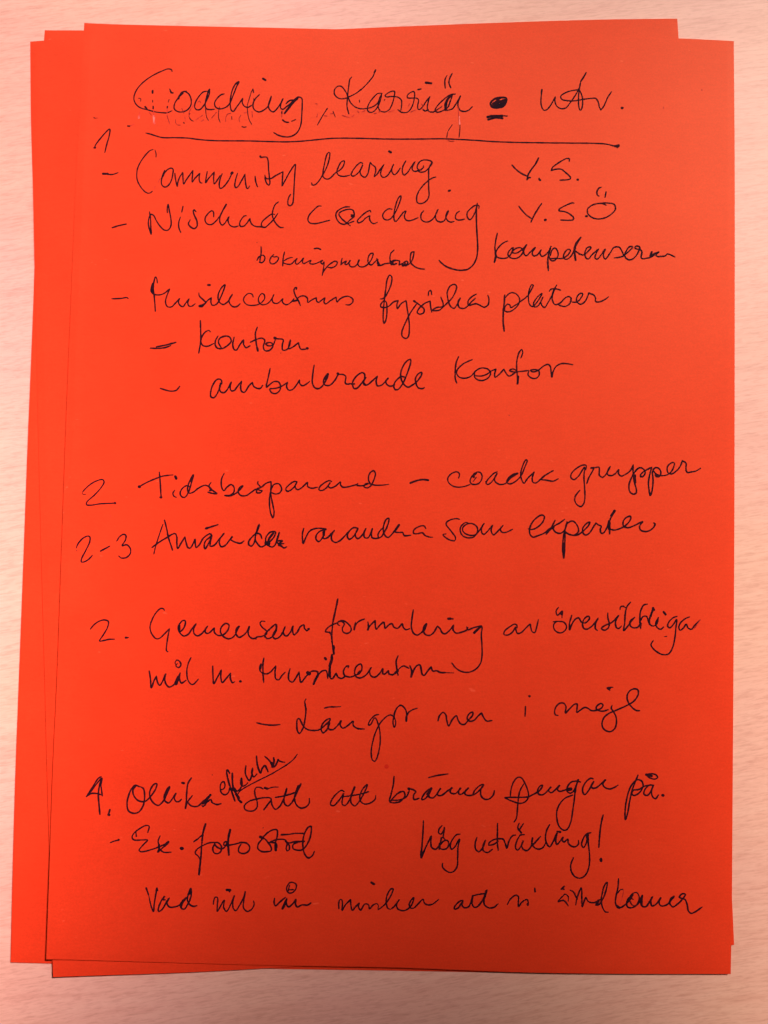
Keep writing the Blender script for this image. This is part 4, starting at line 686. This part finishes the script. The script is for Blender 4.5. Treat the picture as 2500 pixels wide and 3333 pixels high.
i0.48 36.56,-95.45 36.73,-93.46 37.50,-91.18 38.62,-89.79 39.78,-89.77 40.95,-91.39 42.00,-93.91 42.16,-95.61 41.32,-97.04 39.61,-97.64 37.01,-97.00 35.04,-96.05 36.99,-95.86 39.87,-95.80 42.16,-95.55 43.88,-94.72 44.87,-93.99
i0.48 40.61,-91.73 39.55,-93.68 39.02,-96.53 38.78,-99.92 38.53,-102.19 37.83,-103.39
i0.62 34.98,-96.05 35.56,-96.18
i0.52 43.11,-95.02 44.82,-94.27 46.10,-92.97 46.51,-91.97 45.66,-92.27 44.96,-93.84 45.55,-94.82 46.70,-94.80 47.98,-93.78 49.17,-92.33 48.40,-93.48 49.13,-94.17 50.27,-93.44 51.83,-91.85 51.13,-93.14 51.71,-93.69 53.15,-93.38 54.01,-93.07
i1.03 54.58,-93.06 55.30,-92.90
i0.52 58.29,-90.71 57.14,-90.45 55.42,-90.77 54.28,-92.22 54.16,-93.64 55.17,-94.18 56.31,-93.30 57.57,-90.02
i0.62 57.57,-90.02 56.87,-92.16 56.61,-93.86
i0.48 56.61,-93.86 56.35,-96.70 55.96,-99.53 55.42,-102.94 54.30,-105.22 53.30,-105.52 51.85,-104.43 51.11,-102.19 51.07,-99.65 52.05,-97.36 53.75,-95.63 55.90,-94.73
i0.52 62.17,-89.63 61.59,-89.44 60.30,-90.24 59.03,-92.39 59.05,-93.81 59.63,-94.50 60.63,-93.49 62.46,-90.33 61.61,-91.77 62.05,-92.46 63.20,-92.30 64.63,-91.13 66.05,-89.82 65.20,-91.12 65.79,-92.09 67.23,-92.63 68.67,-92.17 69.95,-91.38
#word|word "på."
i0.52 76.11,-88.17 75.27,-90.32 74.42,-92.61 73.59,-96.31 73.05,-99.71 72.35,-101.85 72.19,-100.01 72.45,-96.90 73.28,-93.20 74.41,-90.91 75.83,-89.60 77.28,-89.99 77.72,-91.40 76.73,-93.40 75.01,-94.43 74.29,-94.02 74.71,-92.88 76.44,-92.56 78.15,-91.53 79.88,-91.12
i0.52 81.03,-91.18 79.59,-91.21 78.16,-92.80 78.03,-93.94 79.04,-94.34 80.32,-92.75 80.88,-91.32 80.32,-93.04 80.77,-94.73 81.63,-95.27 82.49,-94.12
i0.48 78.55,-87.83 79.57,-88.80 81.30,-89.27 82.22,-88.74 81.58,-87.90 79.99,-87.66 78.70,-87.83
i0.76 78.70,-87.97 80.43,-88.36
i0.82 83.84,-94.15 83.98,-94.20
#dash|dash before "Ex."
i0.45 -84.10,-111.42 -85.45,-111.78 -86.79,-112.31
i0.62 -84.33,-111.43 -84.19,-111.37
#word|word "Ex."
i0.45 -75.35,-109.00 -75.02,-107.09 -75.94,-106.88 -77.63,-107.70 -79.56,-109.29 -80.14,-110.56 -79.48,-111.33 -77.20,-111.29 -75.35,-111.31 -76.58,-112.73 -77.80,-114.44 -77.21,-114.85 -74.81,-114.38 -72.27,-113.49 -70.31,-112.61 -68.69,-111.59
i0.41 -78.81,-110.25 -79.00,-109.13
i0.48 -71.49,-109.96 -72.06,-111.52 -71.56,-113.47 -72.08,-114.89 -71.11,-114.03 -68.77,-111.73
i0.82 -68.91,-111.74 -70.01,-112.88
i0.62 -71.73,-112.64 -71.67,-114.32
i0.48 -71.69,-113.76 -70.23,-114.85 -67.95,-114.80
i0.89 -64.85,-113.56 -64.48,-113.61
#word|word "foto"
i0.62 -57.62,-106.10 -58.30,-108.70 -58.51,-110.96
i0.52 -61.07,-111.52 -59.81,-110.56 -58.43,-109.27
i0.52 -58.51,-110.96 -58.63,-113.49 -58.70,-116.58 -58.94,-119.39 -59.10,-121.35
i0.62 -58.77,-116.02 -59.10,-121.35
i0.45 -58.89,-116.86 -59.64,-115.76 -60.52,-114.93 -59.99,-113.80 -58.31,-112.64 -56.34,-111.76 -54.35,-111.57
i0.52 -54.62,-112.00 -55.15,-113.42 -54.68,-114.67 -53.53,-114.93 -52.55,-114.06 -52.60,-112.52 -53.78,-111.56 -54.63,-111.86 -54.02,-112.83 -52.29,-113.50 -51.18,-112.49 -50.78,-111.36 -51.50,-111.37 -51.90,-112.22
i0.69 -49.96,-107.68 -50.40,-109.94 -50.47,-112.19
i0.65 -50.47,-112.19 -50.09,-115.28
i0.52 -51.75,-112.36 -50.32,-112.33 -48.05,-111.86 -46.35,-111.41 -44.63,-111.65 -43.73,-112.90 -44.26,-114.17 -45.68,-114.76 -46.97,-114.37 -47.15,-113.25 -46.48,-111.97
#word|word "stöd"
i0.48 -40.76,-109.52 -39.46,-109.99 -38.72,-110.54
i0.82 -40.61,-109.60 -39.74,-109.94
i0.52 -39.89,-109.86 -38.36,-108.28 -36.67,-107.35 -35.53,-107.38 -35.34,-109.06 -35.84,-111.32 -35.92,-113.57
i0.69 -35.54,-111.88 -35.63,-113.57
i0.52 -40.02,-110.29 -41.12,-111.72 -41.22,-113.12 -40.19,-113.94 -38.48,-114.05 -37.06,-113.60 -37.24,-112.48 -38.28,-111.09 -39.46,-109.85
i0.48 -37.98,-111.37 -36.01,-110.48 -34.02,-110.16 -32.86,-110.42 -32.26,-111.53 -32.50,-112.94 -32.20,-113.63 -31.50,-113.20 -31.68,-111.80 -32.86,-110.70 -31.70,-111.24 -29.71,-110.77 -26.85,-110.71
i0.52 -38.13,-111.23 -35.69,-111.46 -35.37,-112.72
i0.52 -26.85,-110.57 -28.84,-110.89 -30.39,-111.77 -30.36,-112.89 -29.06,-113.37 -27.35,-113.11 -25.70,-110.83 -24.92,-108.00 -25.03,-106.08 -25.82,-106.33 -27.05,-108.61 -27.39,-111.71 -26.74,-114.50 -25.56,-115.65 -24.30,-114.87 -23.76,-113.65
i0.55 -34.11,-108.81 -32.06,-108.66
i0.45 -32.06,-108.66 -29.78,-108.30 -26.91,-108.26
#word|word "hög"
i0.52 9.73,-103.59 9.67,-107.26 9.46,-110.92 9.34,-114.85 10.21,-112.59 12.27,-108.18 12.27,-108.18 12.16,-110.02 12.48,-111.70 13.64,-112.18 14.76,-111.08 15.51,-108.54 15.04,-110.52 14.78,-112.21
i0.76 9.30,-112.89 9.34,-114.80
i0.52 14.90,-111.08 16.16,-109.65 17.31,-109.48 17.76,-110.74 17.07,-111.88 15.93,-112.18 15.06,-111.92
i0.62 14.89,-110.52 14.92,-111.92
i0.48 15.56,-104.93 14.66,-106.02 14.54,-107.15 15.26,-107.56 16.10,-106.27 16.31,-105.36 16.12,-107.12 16.00,-108.53 16.73,-109.35
i0.48 21.14,-107.43 20.14,-107.59 18.74,-109.31 18.20,-111.01 18.65,-112.12 19.64,-111.26 21.03,-108.98 20.64,-111.24 20.55,-114.33 20.46,-117.14 19.49,-118.70 18.35,-119.14 16.62,-118.34 15.89,-117.24 15.95,-116.34
#word|word "utväxling!"
i0.52 26.40,-108.30 25.92,-110.00 26.10,-111.96 27.11,-112.64 28.23,-111.35 29.05,-109.08 28.37,-110.79 28.39,-112.19 29.69,-112.86 31.25,-111.85
i0.52 32.70,-103.93 32.74,-106.75 32.73,-109.56 33.06,-112.09
i0.52 30.08,-110.61 30.22,-109.90 31.63,-108.89 33.35,-108.57 34.50,-108.68 35.24,-110.07 35.69,-111.33 36.37,-109.20 37.35,-107.63 38.35,-107.33
i0.52 30.37,-110.60 31.66,-110.29 33.07,-109.28
i0.55 39.35,-103.78 39.03,-105.20 40.20,-106.58
i0.48 40.79,-103.75 40.03,-104.90 39.61,-105.75
i0.69 39.32,-105.62 40.06,-106.59
i0.48 41.07,-107.13 39.92,-107.29 38.67,-109.43 38.41,-111.13 38.99,-111.90 39.98,-110.81 40.81,-108.96 40.26,-110.52 40.85,-111.63 42.00,-111.95 43.13,-110.74 43.66,-107.91 43.40,-109.33 43.99,-110.72 45.43,-111.48 46.86,-110.94 47.70,-109.51
i0.55 46.10,-107.58 44.82,-109.01 43.41,-110.59
i0.52 48.90,-103.91 47.92,-105.85 47.67,-108.39 48.27,-110.06 48.99,-110.61 49.97,-109.18 51.23,-106.34 50.83,-108.60 51.13,-109.86 51.98,-109.14 53.11,-107.56 52.83,-108.55 53.41,-109.10 54.55,-108.18 54.71,-109.36 55.72,-110.32 57.02,-110.43 57.87,-109.57 57.85,-108.58
i0.62 51.22,-105.91 52.23,-106.09
i0.48 61.70,-106.10 60.41,-106.41 59.14,-108.41 58.87,-109.83 59.45,-110.66 60.30,-109.23 60.84,-106.40 60.93,-109.50 61.34,-112.86 61.24,-116.24 60.26,-118.78 58.70,-119.94 56.98,-119.56 55.82,-118.04 55.56,-116.08 56.34,-113.82
i0.76 60.41,-106.69 60.72,-108.38
i0.52 65.43,-100.60 64.82,-103.21 64.43,-106.60 64.18,-110.41
i0.89 64.88,-114.05 64.94,-114.47
#word|word "Vad"
i0.45 -75.23,-125.79 -74.39,-127.78
i0.31 -74.39,-127.78 -73.95,-129.44
i0.48 -74.05,-129.17 -73.40,-131.38 -72.69,-132.76 -72.57,-130.81 -72.13,-127.46 -71.91,-125.65 -71.59,-126.56
i0.62 -75.17,-125.79 -75.01,-126.26
i0.52 -69.22,-129.22 -69.93,-129.10 -69.40,-128.11 -70.48,-129.66 -71.24,-132.18 -71.08,-132.73 -70.10,-132.16 -68.50,-129.35 -67.96,-128.64 -68.62,-130.19 -67.86,-131.34 -66.16,-131.26 -64.48,-130.53 -63.12,-128.97 -62.71,-128.35 -63.68,-129.26 -64.48,-130.67 -64.16,-131.64 -63.30,-131.90 -62.21,-130.35 -61.31,-127.82 -61.47,-125.64 -62.05,-127.00 -62.40,-129.24 -61.64,-130.48 -60.63,-131.01 -59.41,-130.79
i0.69 -63.82,-129.26 -64.32,-131.22
i0.62 -61.52,-125.73 -61.75,-127.27
#word|word "vill"
i0.45 -54.39,-130.33 -54.29,-129.08 -53.81,-128.09 -53.17,-128.36 -53.16,-130.45 -53.13,-132.34 -51.97,-130.42 -51.16,-129.01 -51.02,-129.01 -51.24,-130.97 -50.34,-132.34 -49.12,-130.36 -48.01,-127.55 -48.44,-129.51 -48.24,-131.32 -47.50,-132.06 -46.27,-130.31 -45.21,-128.05 -44.69,-126.22 -45.11,-129.17 -45.11,-131.12 -43.93,-132.21 -42.53,-131.48 -41.86,-130.07 -42.04,-129.05
i0.76 -50.41,-125.87 -49.41,-125.90
i0.55 -49.83,-125.91 -49.54,-126.33
#word|word "vår"
i0.55 -35.63,-128.13 -35.74,-129.25 -35.28,-130.35 -34.03,-129.21 -32.36,-127.78
i0.76 -31.92,-128.33 -32.58,-130.02 -33.12,-131.14
i0.55 -31.92,-128.05 -32.03,-129.45 -31.28,-130.55 -30.02,-129.68 -29.06,-128.27 -29.17,-129.67 -28.57,-130.55 -27.16,-129.90 -25.45,-129.92 -24.39,-129.23
i0.45 -30.21,-123.12 -29.05,-123.80 -29.16,-125.06 -30.12,-126.20 -31.12,-126.41 -31.85,-125.81 -31.89,-124.42 -31.06,-123.28 -30.21,-123.12
i0.41 -31.18,-124.12 -31.42,-125.66
i0.45 -31.43,-125.47 -30.00,-125.35
#word|word "minker"
i0.48 -15.73,-130.77 -15.84,-129.10 -15.52,-128.12 -14.95,-128.11 -14.68,-129.64 -14.72,-131.25 -13.77,-129.62 -12.24,-127.97 -12.24,-127.97 -12.06,-129.58 -11.59,-131.24 -10.62,-130.11 -9.51,-128.97 -9.76,-130.09 -9.03,-131.05 -7.79,-129.21 -6.64,-129.46 -6.33,-130.63 -5.21,-129.43 -4.08,-128.99
i0.31 -4.08,-128.99 -3.64,-129.54 -3.70,-130.66
i0.48 -3.61,-130.85 -1.79,-129.36 -0.13,-127.09 0.81,-124.42 0.10,-124.57 -1.00,-126.55 -1.24,-128.51 -0.77,-130.18 0.09,-130.66
i0.69 -5.95,-122.69 -5.08,-123.15
i0.48 0.08,-130.66 1.20,-129.85 2.86,-127.59 2.04,-129.00 2.36,-130.39 3.79,-130.97 5.21,-130.60 6.61,-129.18 7.28,-126.93 6.44,-127.79 5.89,-129.06 6.20,-130.03 7.20,-130.14 8.60,-128.86 10.14,-127.43 10.59,-128.54 11.75,-129.07 13.17,-128.76 14.85,-127.38
#word|second word "att", in the bottom line
i0.52 22.42,-127.45 21.43,-127.75 20.03,-129.17 19.82,-130.15 20.90,-129.85 22.43,-127.72 22.16,-128.85 22.89,-129.67 24.31,-129.22 25.40,-125.98
i0.69 25.40,-126.12 25.15,-128.22
i0.52 25.15,-128.22 25.74,-129.33 26.60,-129.45 28.28,-127.60 29.80,-124.21
i0.69 29.60,-124.50 28.98,-126.74
i0.52 25.40,-125.98 27.39,-125.52 29.53,-125.20
i0.52 28.98,-126.74 29.01,-128.42 30.31,-129.51 32.02,-129.33 33.29,-128.24
#word|word "vi"
i0.48 36.11,-128.41 37.22,-126.57 38.78,-125.55 39.50,-125.96 39.52,-127.35 39.55,-128.89 40.67,-127.61 42.09,-126.74 42.52,-127.29 42.54,-128.41
i0.76 42.39,-128.13 42.48,-128.41
i0.55 44.55,-123.33 44.62,-124.31
#word|word "åstad", first half of the last word
i0.58 52.90,-123.29 53.61,-122.57
i0.41 52.62,-123.43 53.62,-123.41
i0.38 53.50,-124.95 54.07,-124.94 54.88,-125.62 54.89,-127.02
i0.48 53.64,-125.09 52.37,-126.38 51.81,-127.23 53.23,-126.78 54.24,-127.45 54.91,-128.47
i0.48 55.43,-123.71 56.35,-124.05 57.66,-126.40
i0.48 57.25,-128.09 57.52,-126.40 58.35,-123.87 58.91,-122.88 59.08,-125.25 59.26,-128.60 59.81,-126.91 60.37,-125.78 60.81,-126.61 61.53,-127.15 62.96,-127.26 64.38,-126.53 65.09,-126.24
i0.62 63.54,-127.95 64.38,-126.81
i0.48 65.09,-126.24 64.09,-126.54 63.53,-127.67 64.11,-127.94 65.52,-126.23 66.63,-123.13 66.90,-121.02 66.05,-122.02 65.36,-124.55 65.10,-126.80 65.55,-128.74 66.42,-129.98 67.27,-130.05
#word|word "kommer", second half of the last word
i0.52 70.38,-119.90 70.18,-122.77 69.63,-125.30 69.51,-127.26 70.09,-128.50 70.95,-128.63 72.37,-127.76 73.79,-126.33 74.92,-124.62
i0.34 71.81,-123.07 71.04,-123.17 70.19,-124.17
f0.24 71.90,-123.15 71.77,-124.69 70.94,-127.65
i0.52 74.93,-126.02 73.78,-125.49 72.94,-127.46 73.38,-128.43 74.66,-128.54 76.37,-127.39 77.78,-124.70 77.65,-126.24 77.80,-127.92 78.66,-128.18 79.80,-127.03 80.99,-125.11
i0.41 74.08,-127.16 73.78,-125.77 74.91,-124.20 76.06,-123.98 76.78,-125.14 76.51,-126.83 75.52,-127.97 74.66,-127.71 73.93,-126.32
i0.52 77.78,-124.70 77.22,-126.81 77.81,-128.06 78.95,-128.12 80.08,-126.47 80.79,-125.19 80.37,-126.74 80.81,-127.85 82.09,-127.26 83.50,-125.28 82.94,-126.69 83.52,-127.74 85.24,-127.48 86.66,-126.05 87.65,-124.76 86.65,-125.49 86.23,-126.89 87.24,-127.99 88.67,-127.12 90.09,-125.69 91.08,-124.13 90.08,-124.01 89.22,-125.01 90.09,-125.41 90.95,-125.67 91.67,-127.34 91.97,-129.01 92.83,-129.83 94.11,-129.38 96.25,-127.85
i0.69 69.94,-128.09 70.66,-128.63
#spot|small round reddish stain above "bränna"
s1.51 -2.09,-87.32 -2.03,-87.32
#speck|small dark specks scattered over the sheet
f0.31 94.94,131.06 94.97,130.69
f0.24 82.54,124.94 82.54,124.32
i0.24 -38.71,41.65 -38.65,41.62
f0.31 34.23,23.44 34.29,23.39
i0.27 -56.07,-91.00 -56.01,-91.03
i0.24 -39.84,-106.86 -39.75,-106.75
f0.31 -82.92,-22.48 -82.86,-22.51
f0.31 -90.72,-11.46 -90.60,-11.52
i0.27 -47.37,77.09 -47.31,77.06
'''


# ---------------------------------------------------------------- table
def build_table():
    hw, y0, y1, t, b = .62, -.42, .52, .026, .002
    ring = [(-hw, y0), (hw, y0), (hw, y1), (-hw, y1)]
    vs, fs = [], []
    def add(z, ins):
        s = len(vs)
        for x, y in ring: vs.append((x - math.copysign(ins, x), y - (ins if y > 0 else -ins), z))
        return s
    lv = [add(0, b), add(-b, 0), add(-t + b, 0), add(-t, b)]
    fs.append((lv[0], lv[0] + 1, lv[0] + 2, lv[0] + 3)); fs.append((lv[3] + 3, lv[3] + 2, lv[3] + 1, lv[3]))
    for a, c in zip(lv, lv[1:]):
        for i in range(4):
            j = (i + 1) % 4; fs.append((a + j, a + i, c + i, c + j))
    o = mesh_obj('table_top', vs, fs, TABLE, smooth=False)
    tag(o, 'pale pinkish beech table top under the stack of orange sheets', 'table')
build_table()

# ---------------------------------------------------------------- card sheets
def left(d): return math.exp(-max(0, d) / .0075)
def low(y): return math.exp(-max(0, y + .152) / .010)
def corner(x, y): return math.exp(-((x + .100) ** 2 + (y + .145) ** 2) / .028 ** 2)
def h_low(x, y): return .00030+.00040*left(x+.118)
def h_mid(x, y): return .00066+0.00028*left(x+.1130+.068*y)+.00030*corner(x,y)+.00010*low(y)
def h_top(x, y): return .00112+.00052*left(x+.105)+.00045*corner(x,y)+.00020*low(y+.004)+.00010*math.sin(x*31+1)*math.sin(y*23)

def curve(pts):
    """arc-length parameterised polyline through the points, softened"""
    P = [Vector((x / 1000, y / 1000)) for x, y in pts]
    out = []
    for i in range(len(P) - 1):
        p0, p1, p2, p3 = P[max(i - 1, 0)], P[i], P[i + 1], P[min(i + 2, len(P) - 1)]
        l1 = (p2 - p1).length
        m1 = (p2 - p0) / max((p2 - p1).length + (p1 - p0).length, 1e-9) * l1
        m2 = (p3 - p1) / max((p3 - p2).length + (p2 - p1).length, 1e-9) * l1
        for k in range(8):
            t = k / 8; t2, t3 = t * t, t ** 3
            out.append((2 * t3 - 3 * t2 + 1) * p1 + (t3 - 2 * t2 + t) * m1 + (-2 * t3 + 3 * t2) * p2 + (t3 - t2) * m2)
    out.append(P[-1])
    s = [0]
    for a, b in zip(out, out[1:]): s.append(s[-1] + (b - a).length)
    def at(t):
        d = t * s[-1]
        for i in range(1, len(s)):
            if s[i] >= d or i == len(s) - 1:
                k = (d - s[i - 1]) / max(s[i] - s[i - 1], 1e-9); return out[i - 1].lerp(out[i], min(max(k, 0), 1))
    return at

def build_sheet(key, h, mat, label):
    E = EDGES[key]; T, B, L, R_ = (curve(E[k]) for k in ('top', 'bottom', 'left', 'right'))
    NU, NV = 64, 88
    def u_(i, n):   # denser close to the edges
        t = i / n; return t + .05 * math.sin(2 * math.pi * t) * -1
    us = [u_(i, NU) for i in range(NU + 1)]; vv = [u_(j, NV) for j in range(NV + 1)]
    Tp = [T(u) for u in us]; Bp = [B(u) for u in us]; Lp = [L(v) for v in vv]; Rp = [R_(v) for v in vv]
    c00, c10, c01, c11 = Tp[0], Tp[-1], Bp[0], Bp[-1]
    vs = []
    th, bv = .00022, .00006
    def grid(dz, inset):
        s = len(vs)
        for j, v in enumerate(vv):
            for i, u in enumerate(us):
                p = (1 - v) * Tp[i] + v * Bp[i] + (1 - u) * Lp[j] + u * Rp[j] - ((1 - u) * (1 - v) * c00 + u * (1 - v) * c10 + (1 - u) * v * c01 + u * v * c11)
                x, y = p
                edge = i in (0, NU) or j in (0, NV)
                vs.append((x, y, h(x, y) + dz - (bv * inset if edge else 0)))
        return s
    a = grid(0, 1); b = grid(-th, -1)
    W = NU + 1; fs = []
    for j in range(NV):
        for i in range(NU):
            q = (j * W + i, (j + 1) * W + i, (j + 1) * W + i + 1, j * W + i + 1)
            fs.append(tuple(a + k for k in q)); fs.append(tuple(b + k for k in reversed(q)))
    rim = [i for i in range(W)] + [j * W + NU for j in range(1, NV + 1)] + [NV * W + i for i in range(NU - 1, -1, -1)] + [j * W for j in range(NV - 1, 0, -1)]
    for p, q in zip(rim, rim[1:] + rim[:1]): fs.append((a + p, a + q, b + q, b + p))
    o = mesh_obj('card_sheet', vs, fs, mat, smooth=False)
    tag(o, label, 'paper sheet', 'orange-red sheets stacked on the table')
    return o
build_sheet('L', h_low, CARD[0], 'lowest orange-red sheet, its left edge sticking out furthest at the bottom left')
build_sheet('M', h_mid, CARD[1], 'middle orange-red sheet, tilted the other way, its corner showing at the top right')
top = build_sheet('F', h_top, CARD[2], 'topmost orange-red sheet covered in dark handwriting')

# ---------------------------------------------------------------- handwriting: thin raised ribbons of ink lying on the top sheet
NAMES = {'word': 'handwritten_word', 'number': 'handwritten_number', 'dash': 'handwritten_dash', 'underline': 'pen_underline', 'mark': 'scribbled_blot', 'ghost': 'faded_writing', 'spot': 'stain', 'speck': 'specks'}
def spline(P, step):
    out = []; n = len(P)
    for i in range(n - 1):
        p1, p2 = P[i], P[i + 1]
        l1 = (p2 - p1).length
        if l1 < 1e-9: continue
        p0 = P[i - 1] if i > 0 else p1; p3 = P[i + 2] if i + 2 < n else p2
        # centripetal style tangents, flat at doubled points
        def tan(a, b_, c_):
            la, lc = (b_ - a).length, (c_ - b_).length
            if la < 1e-9 or lc < 1e-9: return (c_ - a) * 0.5 if la + lc > 1e-9 and False else None
            sa, s_c = math.sqrt(la), math.sqrt(lc)
            return ((b_ - a) / sa - (c_ - a) / (sa + s_c) + (c_ - b_) / s_c)
        s12 = math.sqrt(l1)
        t1 = tan(p0, p1, p2); t2 = tan(p1, p2, p3)
        m1 = (t1 * s12) if t1 is not None else (p2 - p1) * .8
        m2 = (t2 * s12) if t2 is not None else (p2 - p1) * .8
        k = max(2, int(l1 / step))
        for q in range(k):
            t = q / k; a2, a3 = t * t, t ** 3
            out.append((2 * a3 - 3 * a2 + 1) * p1 + (a3 - 2 * a2 + t) * m1 + (-2 * a3 + 3 * a2) * p2 + (a3 - a2) * m2)
    out.append(P[-1]); return out

def ribbon(P, wd, vs, fs, zc, seed, taper=True):
    rnd = random.Random(seed); n = len(P); S = [0]
    for a, b in zip(P, P[1:]): S.append(S[-1] + (b - a).length)
    tot = S[-1]; ph = rnd.random() * 9
    z = zc
    prev = None
    def put(p, lift):
        x, y = p.x / 1000, p.y / 1000
        vs.append((x, y, h_top(x, y) + .000012 + lift)); return len(vs) - 1
    for i in range(n):
        d = (P[min(i + 1, n - 1)] - P[max(i - 1, 0)])
        if d.length < 1e-9: d = Vector((1, 0))
        d.normalize(); nn = Vector((-d.y, d.x))
        s = S[i]
        r = wd * .5 * (1 + .10 * math.sin(s * 1.3 + ph) + .06 * math.sin(s * 3.9 + ph * 2))
        if taper and tot > 2.2:
            e = min(s, tot - s); r *= .74 + .26 * min(1, e / .9)
        z = zc + i * 3e-8
        cur = (put(P[i] + nn * r, z), put(P[i] - nn * r, z))
        if prev: fs.append((prev[0], prev[1], cur[1], cur[0]))
        else:
            cap(P[i], -d, nn, r, z, vs, fs, put)
        prev = cur
    cap(P[-1], d, nn, r, z, vs, fs, put)
    return z + 4e-7
def cap(p, d, nn, r, z, vs, fs, put):
    ids = []
    for k in range(7):
        a = -math.pi / 2 + math.pi * k / 6
        ids.append(put(p + d * (r * math.cos(a)) + nn * (r * math.sin(a)), z))
    x = (d.x * nn.y - d.y * nn.x)
    fs.append(tuple(ids) if x > 0 else tuple(reversed(ids)))

def up(vs, fs):
    out = []
    for f_ in fs:
        a, b, c_ = (Vector(vs[k]) for k in f_[:3]); nz = (b - a).cross(c_ - b).z
        if len(f_) == 4 and abs(nz) < 1e-16:
            a, b, c_ = (Vector(vs[k]) for k in (f_[0], f_[2], f_[3])); nz = (b - a).cross(c_ - b).z
        out.append(f_ if nz >= 0 else tuple(reversed(f_)))
    return out

KEYS = 'ifsp'
def finish(kind, label, strokes):
    vs, fs, mi = [], [], []; z = random.random() * 4e-6
    for j, (k, wd, pts) in enumerate(strokes):
        if k == 'f' and wd > .33: k = 'p'
        P = spline([Vector(p) for p in pts], .22)
        if kind == 'ghost' and k == 'i': wd *= .84
        a = len(fs)
        z = ribbon(P, wd, vs, fs, z + 1e-6, hash_of(label, j), k == 'i' and wd < .6)
        mi += [KEYS.index(k)] * (len(fs) - a)
    o = mesh_obj(NAMES[kind], vs, up(vs, fs), None, top, smooth=False, mats=[INK_M[c] for c in KEYS], midx=mi)
    o['label'] = label
    if kind == 'speck': o['kind'] = 'stuff'
def hash_of(s, j): return sum(ord(c) * (i + 3) for i, c in enumerate(s)) + j * 131

cur = None; items = []
for ln in INK.strip().split('\n'):
    if ln.startswith('#'):
        k, l = ln[1:].split('|', 1); items.append((k, l, []))
    else:
        a = ln.split(' '); items[-1][2].append((a[0][0], float(a[0][1:]), [tuple(map(float, t.split(','))) for t in a[1:] if t]))
for it in items: finish(*it)
